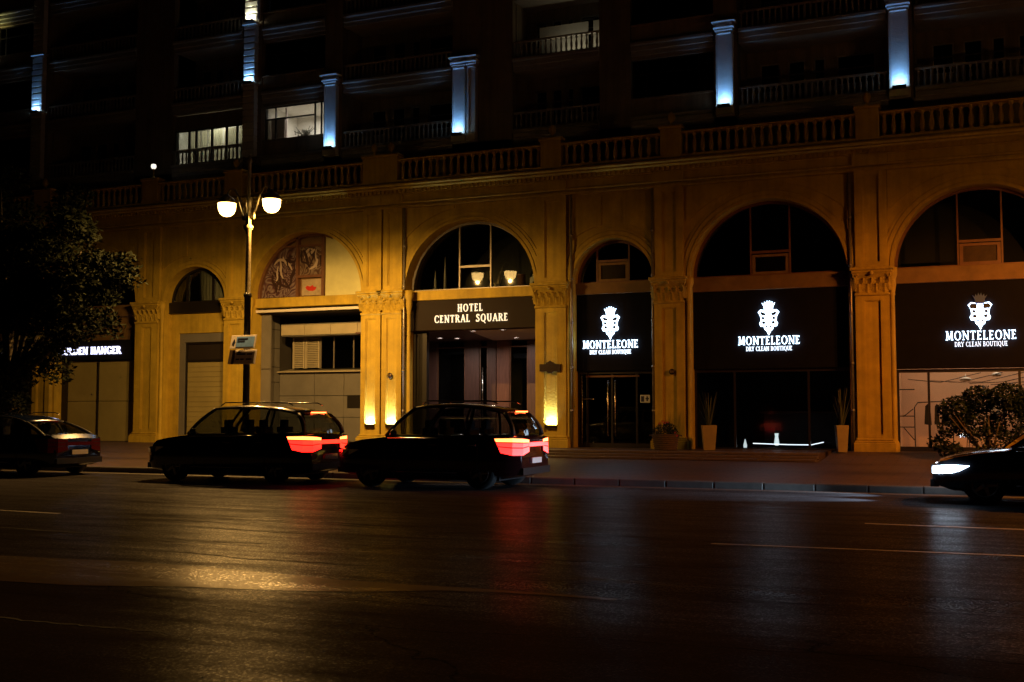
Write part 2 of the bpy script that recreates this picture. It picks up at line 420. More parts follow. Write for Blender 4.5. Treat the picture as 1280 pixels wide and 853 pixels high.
def luminaire(name, loc, watts, colr, parent):
    # street-lamp optic: the reflector throws light outward just below the horizontal, little upward
    o = point_light(name, loc, watts, colr, .035, parent)
    d = o.data; d.use_nodes = True
    t = d.node_tree; L = t.links.new; N = t.nodes.new
    em = next(n for n in t.nodes if n.type == 'EMISSION')
    tc = N('ShaderNodeTexCoord'); sx = N('ShaderNodeSeparateXYZ'); L(tc.outputs['Normal'], sx.inputs[0])
    mr = N('ShaderNodeMapRange'); mr.inputs[1].default_value = -1; mr.inputs[2].default_value = 1
    L(sx.outputs['Z'], mr.inputs[0])
    r = N('ShaderNodeValToRGB'); e = r.color_ramp.elements
    pts = [(-1, .30), (-.55, .9), (-.4, 1.0), (-.2, .97), (-.1, .72), (-.04, .52), (.02, .18), (.09, .032), (.18, .006), (.3, .002), (1, .0005)]
    e[0].position = 0; e[0].color = (*[pts[0][1]] * 3, 1); e[1].position = 1; e[1].color = (*[pts[-1][1]] * 3, 1)
    for z, v in pts[1:-1]:   # distribution by height of the ray
        q = e.new((z + 1) / 2); q.color = (v, v, v, 1)
    L(mr.outputs[0], r.inputs[0])
    # narrower throw along the kerb than across it
    x2 = N('ShaderNodeMath'); x2.operation = 'MULTIPLY'; 
    sh_x = N('ShaderNodeMath'); sh_x.operation = 'ADD'; sh_x.inputs[1].default_value = .2; L(sx.outputs['X'], sh_x.inputs[0])
    L(sh_x.outputs[0], x2.inputs[0]); L(sh_x.outputs[0], x2.inputs[1])
    az = N('ShaderNodeMath'); az.operation = 'MULTIPLY_ADD'; az.inputs[1].default_value = -.95; az.inputs[2].default_value = 1; L(x2.outputs[0], az.inputs[0])
    pr = N('ShaderNodeMath'); pr.operation = 'MULTIPLY'; L(r.outputs[0], pr.inputs[0]); L(az.outputs[0], pr.inputs[1])
    L(pr.outputs[0], em.inputs['Strength'])
    return o

# ================================================================== GROUND
g = MB()
# road sheet reaching far both ways
nx = 60
g.quad((-900, -400, 0), (900, -400, 0), (900, -13.02, 0), (-900, -13.02, 0))
struct(g.build('road', M['asphalt']))
p = MB()
p.box(-300, 300, -12.8, 60, -.3, .13)
struct(p.build('pavement', M['paving']))
# forecourt in front of the building at the door level
f = MB()
f.box(-13.9, -4.3, -2.2, 8, .134, .35)
f.add([(-60, -.6, .35), (-60, -4.2, .134), (-14.1, -4.2, .134), (-14.1, -.6, .35), (-60, 8, .35), (-14.1, 8, .35)], [(0, 1, 2, 3), (0, 3, 5, 4)])
f.add([(-4.1, -.6, .35), (-4.1, -4.2, .134), (40, -4.2, .134), (40, -.6, .35), (-4.1, 8, .35), (40, 8, .35)], [(0, 1, 2, 3), (0, 3, 5, 4)])
struct(f.build('forecourt', M['paving']))
# steps: each long granite tread is a piece
st = struct(MB().box(-13.9, -4.3, -2.9, -2.2, .134, .165).build('steps', M['step']))
for k, (y0, z1) in enumerate([(-3.1, .20), (-2.66, .275), (-2.26, .358)]):
    x = -13.9
    while x < -4.4:
        x1 = min(x + 1.6, -4.3)
        MB().rbox(x + .006, x1 - .006, y0, y0 + .45, .136 if k == 0 else z1 - .075, z1 + .002, .012).build('step_tread', M['step'], st)
        x = x1
wd = MB()
for x0, x1 in ((-14.32, -13.92),):
    wd.add([(x0, -3.3, .135), (x1, -3.3, .135), (x1, -.9, .135), (x0, -.9, .135), (x0, -2.0, .5), (x1, -2.0, .5), (x1, -.9, .5), (x0, -.9, .5), (x0, -3.3, .22), (x1, -3.3, .22)],
           [(0, 1, 9, 8), (8, 9, 5, 4), (4, 5, 6, 7), (1, 2, 6, 5, 9), (0, 8, 4, 7, 3), (2, 3, 7, 6)])
wd.build('step_cheek', M['white_paint'], st)
# kerb of single stones
kb = struct(MB().box(-120, 120, -12.95, -12.8, -.2, .115).build('kerb', M['kerb']))
ks = MB().rbox(.008, .992, -.2, 0, -.1, .142, .02).mesh('kerb_stone', M['kerb'])
for i in range(-46, 14):
    inst('kerb_stone', ks, (i + 0., -12.82 + rnd.uniform(-.006, .006), rnd.uniform(-.004, .004)), kb)
gt = MB().box(-120, 120, -13.45, -13.03, .0, .006)
struct(gt.build('gutter', M['kerb']))
# worn road markings and the smooth repair band
def sheet(name, pts, m, z=.004):
    n = len(pts)
    return struct(MB().add([(x, y, z) for x, y in pts], [tuple(range(n))]).build(name, m))
up = []; lo = []
for i in range(41):
    u = i / 40.
    x = -24 + u * 21.2
    wob = rnd.uniform(-.03, .03)
    ytop = -26.6 + .28 * max(0, 1 - abs((x + 8.0) / 2.4)) + wob
    wdt = .12 if x > -4 else .12 + min(1.0, (-4 - x) / 3.6) * 1.35
    up.append((x, ytop)); lo.append((x, ytop - wdt + rnd.uniform(-.05, .05)))
sheet('road_patch', lo + up[::-1], M['patch'])
for k, (xa, xb, y0) in enumerate(((-15.5, -6.2, -24.3), (-12.0, -3.8, -23.2), (-9.6, -4.6, -25.35), (-6.5, -.8, -25.6), (-8.2, -5.0, -29.2))):
    up_ = []; lo_ = []; yy = y0; n_ = 46
    for i in range(n_ + 1):
        x = xa + (xb - xa) * i / n_
        yy += rnd.uniform(-.03, .03) - .004
        w_ = (.010 + .016 * rnd.random()) * math.sin(PI * (i + .3) / (n_ + .6))
        up_.append((x, yy + w_)); lo_.append((x, yy - w_))
    sheet('road_crack', lo_ + up_[::-1], M['tar'], .0035)
sheet('lane_line', [(-2.95, -22.5), (.9, -22.3), (.9, -22.22), (-2.95, -22.42)], M['paint_line'])
sheet('lane_line', [(-1.5, -19.34), (3, -19.42), (3, -19.3), (-1.5, -19.22)], M['paint_line'])
sheet('lane_line', [(-19, -22.1), (-13.0, -22.5), (-13.0, -22.4), (-19, -22.0)], M['paint_line'])

# ================================================================== BUILDING (one thing)
B = thing('hotel_building', 'ochre stone hotel with a tall arcade of shops and dark balconied floors above', 'building', (0, 0, 0))
ZS, ZE, ZT = 5.97, 9.10, 9.88      # spring line, entablature, terrace
XL, XR = -60, 16
#      x0      x1     rise
BAYS = [(-41.3, -37.0, 2.15), (-35.85, -31.55, 2.15), (-30.15, -27.15, 1.36), (-25.95, -21.0, 2.45), (-19.17, -14.1, 2.45),
        (-12.7, -9.87, 1.45), (-8.62, -3.65, 2.42), (-2.3, 2.62, 2.40), (4.9, 9.2, 2.2)]
YW, YB = .20, 1.0
def arch_pts(x0, x1, h, n=28, grow=0):
    c = (x0 + x1) / 2; a = (x1 - x0) / 2 + grow; hh = h + grow
    return [(c - a * math.cos(PI * i / n), ZS + hh * math.sin(PI * i / n)) for i in range(n + 1)]
w = MB()
prev = XL
for x0, x1, h in BAYS:
    w.box(prev, x0, YW, YB, .2, ZS)
    w.box(prev, x0, YW, YB, ZS, ZE)
    ap = arch_pts(x0, x1, h)
    for i in range(len(ap) - 1):
        (xa, za), (xb, zb) = ap[i], ap[i + 1]
        w.quad((xa, YW, za), (xb, YW, zb), (xb, YW, ZE), (xa, YW, ZE))
        w.quad((xa, YB, za), (xa, YB, ZE), (xb, YB, ZE), (xb, YB, zb))
        w.quad((xa, YW, za), (xa, YB, za), (xb, YB, zb), (xb, YW, zb))
    prev = x1
w.box(prev, XR, YW, YB, .2, ZE)
w.build('arcade_wall', M['stone'], B)
# archivolts (stepped rings) and outer spandrel moulding
for x0, x1, h in BAYS[:8]:
    a = MB()
    for (g0, g1, yo) in ((.0, .10, .10), (.12, .26, .13), (.28, .36, .16)):
        pa = arch_pts(x0, x1, h, 36, g0); pb = arch_pts(x0, x1, h, 36, g1)
        for i in range(36):
            a.quad((pa[i][0], yo, pa[i][1]), (pa[i + 1][0], yo, pa[i + 1][1]), (pb[i + 1][0], yo, pb[i + 1][1]), (pb[i][0], yo, pb[i][1]))
            a.quad((pb[i][0], yo, pb[i][1]), (pb[i + 1][0], yo, pb[i + 1][1]), (pb[i + 1][0], YW, pb[i + 1][1]), (pb[i][0], YW, pb[i][1]))
            a.quad((pa[i][0], YW, pa[i][1]), (pa[i + 1][0], YW, pa[i + 1][1]), (pa[i + 1][0], yo, pa[i + 1][1]), (pa[i][0], yo, pa[i][1]))
    a.build('archivolt', M['stone'], B)
    # raised spandrel panels between the outer ring and the frieze
    c = (x0 + x1) / 2; hw = (x1 - x0) / 2
    for s in (-1, 1):
        ring = []
        for i in range(11):
            ang = R(30) + i / 10 * R(50)
            ring.append((c + s * (hw + .80) * math.cos(ang), ZS + (h + .50) * math.sin(ang)))
        ring = [(x, z) for x, z in ring if abs(x - c) < hw + .16]
        if len(ring) < 3: continue
        top = 8.98 if h > 2 else 8.9
        pts = ring + [(ring[-1][0], top), (c + s * (hw + .12), top), (c + s * (hw + .12), ring[0][1])]
        if max(z for x, z in ring) > top - .05: pts = [q for q in pts if q[1] <= top]
        if s > 0: pts = pts[::-1]
        MB().prism_y(pts[::-1], .155, YW + .01).build('spandrel_panel', M['stone'], B)

# pilasters: plinth, base, framed shaft, carved capital, upper shaft
def capital(x0, x1, yf):
    c = MB()
    W_ = x1 - x0
    c.rbox(x0 - .02, x1 + .02, yf - .05, YW, 5.12, 5.20, .02)
    c.box(x0 + .03, x1 - .03, yf + .02, YW, 5.20, 5.74)
    c.rbox(x0 - .10, x1 + .10, yf - .16, YW, 5.82, 5.90, .02)
    c.rbox(x0 - .14, x1 + .14, yf - .20, YW, 5.90, 5.99, .02)
    c.add([(x0 + .0, yf, 5.62), (x1 - .0, yf, 5.62), (x1 + .09, yf - .13, 5.82), (x0 - .09, yf - .13, 5.82),
           (x0, YW, 5.62), (x1, YW, 5.62), (x1 + .09, YW, 5.82), (x0 - .09, YW, 5.82)],
          [(0, 1, 2, 3), (0, 3, 7, 4), (1, 5, 6, 2), (0, 4, 5, 1)])
    def leaf(cx, z0, z1, wd, out):
        n = 5
        prof = [(0, 0, .75), (.25, .25, 1.0), (.55, .45, .95), (.8, .85, .75), (.97, 1.25, .5), (.88, 1.45, .28)]
        for side in (-1, 1):
            vs = []; fs = []
            for t_, o_, wf in prof:
                z = z0 + (z1 - z0) * t_; y = yf + .015 - out * o_
                vs += [(cx, y - .025, z), (cx + side * wd * .5 * wf, y + .03, z - .012)]
            for i in range(len(prof) - 1):
                q = (2 * i, 2 * i + 1, 2 * i + 3, 2 * i + 2)
                fs.append(q if side > 0 else q[::-1])
            c.add(vs, fs)
        # lobes
        for t_ in (.3, .55, .78):
            for side in (-1, 1):
                z = z0 + (z1 - z0) * t_
                c.add([(cx + side * wd * .3, yf - out * t_ * .9 - .012, z), (cx + side * wd * .62, yf - out * t_ * .7, z + .05), (cx + side * wd * .42, yf - out * t_ * .8 - .02, z + .085)], [(0, 1, 2)])
    n = max(3, int(round(W_ / .24)))
    for i in range(n):
        leaf(x0 + W_ * (i + .5) / n, 5.20, 5.50, W_ / n * .95, .06)
    for i in range(n + 1):
        leaf(x0 + W_ * i / n, 5.28, 5.68, W_ / n * .85, .085)
    for s in (-1, 1):     # volutes
        cx = (x0 - .02) if s < 0 else (x1 + .02)
        pts = []
        for i in range(15):
            a_ = i / 14. * 2.6 * PI
            r_ = .095 * (1 - i / 17.)
            pts.append((cx - s * (.03 + r_ * math.cos(a_)), yf - .10, 5.73 + r_ * math.sin(a_)))
        c.tube(pts, .02, 5)
    c.tube([((x0 + x1) / 2, yf - .14, 5.78), ((x0 + x1) / 2, yf - .2, 5.80), ((x0 + x1) / 2, yf - .21, 5.86)], [.05, .07, .02], 7)
    return c
def framed(b, x0, x1, z0, z1, yf, rec, yb):
    # a raised frame with a recessed centre panel of width rec
    xc = (x0 + x1) / 2; a, c = xc - rec / 2, xc + rec / 2
    b.box(x0, a, yf, yb, z0, z1); b.box(c, x1, yf, yb, z0, z1)
    b.box(a, c, yf, yb, z0, z0 + .12); b.box(a, c, yf, yb, z1 - .14, z1)
    b.box(a, c, yf + .075, yb, z0 + .12, z1 - .14)
    for (u0, u1) in ((a, a + .03), (c - .03, c)):
        b.box(u0, u1, yf + .035, yf + .08, z0 + .12, z1 - .14)
    b.box(a + .03, c - .03, yf + .035, yf + .08, z1 - .17, z1 - .14)
PIL = [(-42.5, -41.5), (-36.9, -35.95), (-31.45, -30.3), (-27.08, -26.1), (-20.93, -20.12), (-20.06, -19.25), (-14.02, -12.9), (-9.8, -8.8), (-3.42, -2.42), (2.8, 3.8), (3.88, 4.7)]
for (x0, x1) in PIL:
    pl = MB()
    pl.rbox(x0 - .12, x1 + .12, -.14, YW, .30, .62, .02)
    pl.rbox(x0 - .09, x1 + .09, -.10, YW, .62, .68, .015)
    pl.rbox(x0 - .04, x1 + .04, -.05, YW, .68, .75, .02)
    body = pl.build('pilaster', M['stone'], B)
    sh = MB(); rw = min(.48, (x1 - x0) * .52)
    framed(sh, x0, x1, .75, 5.12, 0, rw, YW); sh.build('shaft', M['stone'], body)
    capital(x0, x1, 0).build('capital', M['stone_carved'], body)
    us = MB(); framed(us, x0 + .02, x1 - .02, 6.06, 9.02, .06, rw, YW)
    us.rbox(x0, x1, .02, YW, 6.0, 6.06, .01)
    us.build('upper_shaft', M['stone'], body)
# slim engaged colonnettes on the reveals
for x in (-19.0, -14.3 + 1.45, -25.98 + .02, -8.66, -2.34, -30.2):
    c = MB()
    c.lathe(x, .12, [(.13, .35), (.13, .6), (.10, .66), (.075, .7), (.07, 5.1), (.09, 5.14), (.08, 5.2), (.12, 5.45), (.11, 5.6), (.16, 5.75), (.16, 5.97), (.0, 5.98)], 12)
    c.build('colonnette', M['stone'], B)
# entablature: architrave, dark groove, frieze, dentils, cornice
e = MB()
e.rbox(XL, XR, .02, YW, 9.02, 9.10, .01)
e.box(XL, XR, .14, YW + .3, 9.10, 9.16)
e.rbox(XL, XR, -.02, 1.2, 9.16, 9.24, .02)
e.box(XL, XR, .04, 1.2, 9.24, 9.50)
e.rbox(XL, XR, -.02, 1.2, 9.50, 9.55, .02)
e.box(XL, XR, .0, 1.2, 9.55, 9.68)
e.rbox(XL, XR, -.26, 1.2, 9.68, 9.76, .03)
e.rbox(XL, XR, -.34, 1.2, 9.76, 9.88, .04)
for (x0, x1) in PIL[1:]:
    e.rbox(x0 - .03, x1 + .03, -.07, .05, 9.16, 9.50, .01)
e.build('cornice', M['stone'], B)
d = MB(); x = -44.
while x < 6:
    d.box(x, x + .085, -.09, .0, 9.56, 9.678); x += .17
stuff(d.build('dentil_course', M['stone'], B))
# terrace floor and balustrade
t = MB(); t.box(XL, XR, -.2, 1.6, 9.885, 9.93); t.build('terrace_floor', M['stone_up'], B)
ped = [(-36.9, -35.95), (-31.1, -30.3), (-27.0, -26.2), (-20.8, -19.35), (-13.75, -13.0), (-9.5, -8.8), (-3.3, -2.6), (2.9, 4.4)]
bal_mesh = MB().lathe(0, 0, [(.075, 0), (.075, .05), (.05, .07), (.05, .1), (.078, .22), (.072, .34), (.045, .52), (.035, .58), (.05, .62), (.072, .64), (.072, .70)], 10).mesh('baluster', M['stone'])
br = MB().rbox(XL, XR, -.16, .14, 9.932, 10.03, .02)
br.rbox(XL, XR, -.17, .15, 10.73, 10.80, .02)
bro = br.build('balustrade', M['stone'], B)
nb = 0
edges = [-44.] + [q for pr in ped for q in pr] + [8.]
for k in range(0, len(edges), 2):
    a, c = edges[k], edges[k + 1]
    n = int((c - a) / .275)
    for i in range(n):
        inst('baluster', bal_mesh, (a + (c - a) * (i + .5) / n, -.01, 10.03), bro)
fin_prof = [(.0, 0), (.12, 0), (.12, .04), (.05, .08), (.04, .13), (.10, .20), (.13, .28), (.11, .37), (.06, .44), (.02, .5), (0, .5)]
for a, c in ped:
    pd = MB(); pd.rbox(a, c, -.20, .18, 9.934, 10.9, .015); pd.rbox(a - .05, c + .05, -.25, .23, 10.9, 11.0, .02)
    pdo = pd.build('pedestal', M['stone'], B)
    xs = [(a + c) / 2] if c - a < 1.2 else [a + .4, c - .35]
    for xx in xs:
        if abs(xx + 30.7) < .3: continue
        MB().lathe(xx, -.02, [(r_, 11.0 + z_) for r_, z_ in fin_prof], 12).build('finial', M['stone'], pdo)

# ---- arched windows (upper lights over each transom beam)
YG = .67
def clip_z(x, x0, x1, h):
    c = (x0 + x1) / 2; a = (x1 - x0) / 2
    q = 1 - ((x - c) / a) ** 2
    return ZS + h * math.sqrt(max(0, q))
def pane_poly(xa, xb, za, x0, x1, h, ztop=99, inset=.03, n=10):
    pts = [(xa, za), (xb, za)]
    for i in range(n + 1):
        x = xb + (xa - xb) * i / n
        z = min(ztop, clip_z(x, x0, x1, h) - inset)
        pts.append((x, max(z, za + .01)))
    return pts
def lunette(bay, beam_m, z0b, frame_m, mull, trans, glass_m, beam_y=(.45, .82), fw=.05, fill=None):
    x0, x1, h = BAYS[bay]
    MB().rbox(x0, x1, beam_y[0], beam_y[1], z0b, ZS, .015).build('transom_beam', beam_m, B)
    fr = MB()
    pa = arch_pts(x0, x1, h, 32, -.09); pb = arch_pts(x0, x1, h, 32, .01)
    for i in range(32):
        fr.quad((pa[i][0], YG - .05, pa[i][1]), (pa[i + 1][0], YG - .05, pa[i + 1][1]), (pb[i + 1][0], YG - .05, pb[i + 1][1]), (pb[i][0], YG - .05, pb[i][1]))
        fr.quad((pa[i][0], YG + .05, pa[i][1]), (pa[i + 1][0], YG + .05, pa[i + 1][1]), (pa[i + 1][0], YG - .05, pa[i + 1][1]), (pa[i][0], YG - .05, pa[i][1]))
    for x in mull:
        fr.box(x - fw / 2, x + fw / 2, YG - .055, YG + .05, ZS, clip_z(x, x0, x1, h) - .02)
    for xa, xb, z in trans:
        fr.box(xa + fw / 2, xb - fw / 2, YG - .05, YG + .045, z - .04, z + .04)
    fr.box(x0 + .09, x1 - .09, YG - .05, YG + .05, ZS, ZS + .05)
    win = fr.build('window', frame_m, B)
    xs = [x0 + .03] + list(mull) + [x1 - .03]
    for a, c in zip(xs, xs[1:]):
        m = glass_m
        if fill and (a, c) in fill: m = fill[(a, c)]
        MB().prism_y(pane_poly(a + .02, c - .02, ZS + .04, x0, x1, h), YG, YG + .01).build('pane', m, win)
    return win
lunette(0, M['beam_dark'], 5.5, M['dark'], (-40.0, -38.4), (), M['glass_dark'])
lunette(1, M['beam_dark'], 5.5, M['dark'], (-34.4, -32.9), (), M['glass_dark'])
lunette(2, M['dark'], 5.52, M['dark'], (-29.37, -28.1), (), M['glass'], fw=.09)
lunette(4, M['stone'], 5.62, M['frame_pale'], (-17.21, -15.98), ((-17.21, -15.98, 6.80),), M['glass'])
lunette(5, M['beam_dark'], 5.58, M['frame_brown'], (-11.98, -10.84), ((-11.98, -10.84, 6.72),), M['glass'])
lunette(6, M['beam_dark'], 5.50, M['frame_brown'], (-6.72, -5.47), ((-6.72, -5.47, 6.74),), M['glass'])
lunette(7, M['beam_dark'], 5.50, M['frame_brown'], (-.45, .78), ((-.45, .78, 6.73),), M['glass'])
# brown boxed panels under three of the transoms
for (a, c, z1, m) in ((-11.95, -10.87, 6.66, 'beam_dark'), (-6.68, -5.51, 6.66, 'beam_dark'), (-.41, .74, 6.66, 'frame_brown')):
    q = MB(); q.box(a, c, YG - .03, YG + .02, 6.02, 6.10); q.box(a, c, YG - .03, YG + .02, z1 - .08, z1)
    q.box(a, a + .1, YG - .03, YG + .02, 6.10, z1 - .08); q.box(c - .1, c, YG - .03, YG + .02, 6.10, z1 - .08)
    q.box(a + .1, c - .1, YG + .02, YG + .04, 6.1, z1 - .08)
    q.build('boxed_panel', M[m], B)

# curtains behind the small lunette
cu = MB(); xs = [-30.1 + i * 2.9 / 90 for i in range(91)]
for i in range(90):
    y0 = .86 + .03 * math.sin(i * 1.3); y1 = .86 + .03 * math.sin((i + 1) * 1.3)
    cu.quad((xs[i], y0, 5.6), (xs[i + 1], y1, 5.6), (xs[i + 1], y1, 7.6), (xs[i], y0, 7.6), True)
cu.build('curtain', M['curtain'], B)

# ---- bay 2 lower wall: beige infill with a framed roller door
x0, x1, _ = BAYS[2]
q = MB()
q.box(x0, x1, .60, .8, 4.72, 5.52); q.box(x0, x0 + .42, .60, .8, .3, 4.72); q.box(x1 - .10, x1, .60, .8, .3, 4.72)
q.build('infill_wall', M['stone'], B)
q = MB()
q.box(x0 + .42, x1 - .10, .66, .80, 4.36, 4.72); q.box(x0 + .42, x0 + .66, .66, .80, .3, 4.36)
q.build('door_surround', M['panel'], B)
dr = MB(); dr.box(x0 + .66, x0 + .74, .74, .84, .3, 4.36); dr.box(x1 - .16, x1 - .10, .74, .84, .3, 4.36)
dr.box(x0 + .74, x1 - .16, .74, .84, 3.56, 3.66); dr.box(x0 + .74, x1 - .16, .74, .84, 4.28, 4.36)
dro = dr.build('door', M['dark'], B)
MB().box(x0 + .74, x1 - .16, .80, .83, 3.66, 4.28).build('transom_pane', M['brown_board'], dro)
sp = MB()
for i in range(16):
    z0 = .36 + i * .2
    sp.rbox(x0 + .74, x1 - .16, .775, .83, z0 + .003, z0 + .197, .008)
sp.build('door_panel', M['shutter'], dro)
MB().tube([(-27.42, .76, 2.2), (-27.42, .68, 2.2), (-27.42, .68, 2.42), (-27.42, .76, 2.42)], .015, 6).build('door_handle', M['dark'], dro)

# ---- bay 3 : paintings, cream board, garage passage
x0, x1, h = BAYS[3]
MB().rbox(x0, x1, .45, .82, 5.60, ZS, .015).build('transom_beam', M['stone'], B)
win = MB().prism_y(pane_poly(x0 + .02, x1 - .02, ZS + .01, x0, x1, h), .80, .84).build('lunette_backing', M['beam_dark'], B)
fr = MB()
pa = arch_pts(x0, x1, h, 32, -.1); pb = arch_pts(x0, x1, h, 32, .01)
for i in range(20):
    fr.quad((pa[i][0], .60, pa[i][1]), (pa[i + 1][0], .60, pa[i + 1][1]), (pb[i + 1][0], .60, pb[i + 1][1]), (pb[i][0], .60, pb[i][1]))
    fr.quad((pa[i][0], .8, pa[i][1]), (pa[i + 1][0], .8, pa[i + 1][1]), (pa[i + 1][0], .60, pa[i + 1][1]), (pa[i][0], .60, pa[i][1]))
for x in (-24.15, -23.0): fr.box(x - .05, x + .05, .60, .8, ZS, clip_z(x, x0, x1, h) - .02)
fr.box(-24.1, -23.05, .60, .8, 6.72, 6.82); fr.box(-24.1, -23.05, .61, .8, 7.92, 8.0); fr.box(x0 + .1, -24.2, .61, .8, 7.92, 8.0)
fr.build('picture_frame', M['frame_brown'], B)
pa1 = MB().prism_y(pane_poly(x0 + .08, -24.2, ZS + .05, x0, x1, h, 7.92, .08), .74, .78)
pa1.build('painting', M['art1'], B)
MB().box(-24.1, -23.05, .74, .78, 6.82, 7.92).build('painting', M['art2'], B)
def brush(pts, w_, m, parent, y=.735):
    b_ = MB(); P = [Vector((x, 0, z)) for x, z in pts]; n_ = len(P)
    def cr(t):
        k = min(int(t), n_ - 2); u = t - k
        p0, p1, p2, p3 = P[max(k - 1, 0)], P[k], P[k + 1], P[min(k + 2, n_ - 1)]
        return .5 * ((2 * p1) + (p2 - p0) * u + (2 * p0 - 5 * p1 + 4 * p2 - p3) * u * u + (3 * p1 - p0 - 3 * p2 + p3) * u ** 3)
    N_ = 14; Q = [cr(i * (n_ - 1) / N_) for i in range(N_ + 1)]
    vs = []
    for i, q_ in enumerate(Q):
        d_ = (Q[min(i + 1, N_)] - Q[max(i - 1, 0)]).normalized(); nn = Vector((-d_.z, 0, d_.x)) * w_ * .5 * (.35 + .65 * math.sin(PI * i / N_))
        vs += [(q_.x + nn.x, y, q_.z + nn.z), (q_.x - nn.x, y, q_.z - nn.z)]
    b_.add(vs, [(2 * i, 2 * i + 1, 2 * i + 3, 2 * i + 2) for i in range(N_)])
    b_.build('brush_stroke', m, parent)
rb = random.Random(21); pn = [o_ for o_ in bpy.data.objects if o_.name.startswith('painting')]
k_ = 0
for (xa, xb, za, zb_, par, cnt) in ((-25.35, -24.35, 6.15, 7.6, pn[0], 16), (-24.02, -23.15, 6.95, 7.82, pn[1], 11)):
    for _ in range(cnt):
        x, z = rb.uniform(xa, xb), rb.uniform(za, zb_ - .25)
        if xa < -25 and ((x + 23.5) / 2.3) ** 2 + ((z + .3 - ZS) / 2.3) ** 2 > .95: continue
        pts = [(x, z)]; a_ = rb.uniform(.6, 2.4)
        for _k in range(3):
            a_ += rb.uniform(-.9, .9); x = min(max(x + .26 * math.cos(a_), xa), xb); z = min(max(z + .26 * math.sin(a_), za), zb_); pts.append((x, z))
        if xa < -25 and any(((x_ + 23.5) / 2.32) ** 2 + ((z_ - ZS) / 2.3) ** 2 > .97 for x_, z_ in pts): continue
        k_ += 1
        brush(pts, rb.uniform(.06, .13), M['stroke_dark'] if k_ % 3 else M['stroke_pale'], par, .735 - .0012 * k_)
cv = MB().box(-24.0, -23.12, .74, .78, 6.04, 6.66).build('painting', M['art3'], B)
blob = [(-23.80, 6.28), (-23.70, 6.22), (-23.5, 6.2), (-23.38, 6.26), (-23.34, 6.36), (-23.46, 6.36), (-23.52, 6.44), (-23.62, 6.38), (-23.76, 6.42), (-23.84, 6.36)]
MB().prism_y(blob, .734, .742).build('red_brushwork', M['red_shape'], cv)
MB().prism_y(pane_poly(-22.93, x1 - .25, ZS + .02, x0, x1, h, 9, .05), .72, .78).build('cream_board', M['cream'], B)
cm = thing('security_camera', 'small dark security camera fixed on the cream board inside the arch', 'camera', (-21.27, .70, 7.06))
MB().box(-.10, .04, -.02, .02, -.05, .09).build('mount_plate', M['white_in'], cm)
cb = MB().tube([(0, -.02, .02), (.03, -.16, -.04)], .045, 8); cb.build('camera_body', M['plastic'], cm)
MB().box(x0, x1, .50, .60, 5.42, 5.52).build('soffit_trim', M['white_in'], B)
# recess: ceiling, clad left wall of panels, back wall of panels
def panels(parent, xs, zs, y, dy=.03, m=None, name='cladding_panel', gap=.012, skip=()):
    for i in range(len(xs) - 1):
        for j in range(len(zs) - 1):
            if (i, j) in skip: continue
            MB().rbox(xs[i] + gap, xs[i + 1] - gap, y, y + dy, zs[j] + gap, zs[j + 1] - gap, .006).build(name, m or M['panel'], parent)
q = MB()
q.box(x0 - .3, x1 + .2, .82, 6, 5.40, 5.5)
q.box(x0 - .5, x0 - .02, 1.0, 3.0, .3, 5.4); q.box(x1 + .02, x1 + .3, 1.0, 3.0, .3, 5.4)
q.box(x0 - .5, x1 + .3, 2.12, 2.3, .3, 3.2)
q.box(x0 - .5, x1 + .3, 3.3, 3.4, 3.2, 5.4)
gw = q.build('passage_wall', M['interior'], B)
# left return clad in panels (faces +x)
for (z0, z1) in ((.35, 1.6), (1.6, 2.75), (2.75, 3.35), (3.35, 4.1), (4.1, 4.85), (4.85, 5.38)):
    for (ya, yb) in ((.95, 2.08),):
        MB().box(x0 - .02, x0 + .05, ya, yb, z0 + .012, z1 - .012).build('cladding_panel', M['panel'], B)
MB().box(x0 + .02, x0 + .46, .86, .93, 3.25, 5.38).build('cladding_panel', M['panel'], B)
MB().box(x0 + .02, x0 + .46, .86, .93, .35, 3.22).build('cladding_panel', M['panel'], B)
panels(B, [x0 + .46, -24.4, -23.2, -22.0, x1 + .02], [4.58, 5.0], 1.55, .06, M['panel_pale'], 'fascia_panel', .008)
MB().box(x0 + .46, x1 + .02, 1.56, 3.3, 5.0, 5.03).box(x0 + .46, x1 + .02, 1.6, 3.3, 4.55, 4.575).build('passage_soffit', M['panel'], B)
panels(B, [x0 + .05, -24.25, -22.9, -21.9, x1 + .02], [.4, 1.35, 2.2, 3.16], 2.08, .04, M['panel'], 'cladding_panel', .010, skip=((2, 1),))
MB().box(-22.9, -21.9, 2.08, 2.11, 1.36, 1.70).box(-22.9, -22.75, 2.08, 2.11, 1.7, 2.18).build('cladding_panel', M['panel'], B)
MB().box(-22.75, -21.9, 2.115, 2.125, 1.7, 2.2).build('vent_opening', M['dark'], B)
MB().add([(x0 + .05, 1.9, 3.17), (x1 + .02, 1.9, 3.17), (x1 + .02, 2.9, 3.30), (x0 + .05, 2.9, 3.30), (x0 + .05, 1.9, 3.13), (x1 + .02, 1.9, 3.13)], [(0, 1, 2, 3), (4, 5, 1, 0)]).build('sloping_sill', M['panel_pale'], B)
lv = MB()
for (a, c) in ((-25.4, -24.85), (-24.80, -24.15)):
    lv.box(a, a + .05, 2.25, 2.33, 3.3, 4.57); lv.box(c - .05, c, 2.25, 2.33, 3.3, 4.57)
lvo = lv.build('louvre_window', M['panel_pale'], B)
slat = MB().add([(0, -.03, 0), (1, -.03, 0), (1, .05, .05), (0, .05, .05), (0, -.03, -.012), (1, -.03, -.012)], [(0, 1, 2, 3), (4, 5, 1, 0)]).mesh('slat', M['panel_pale'])
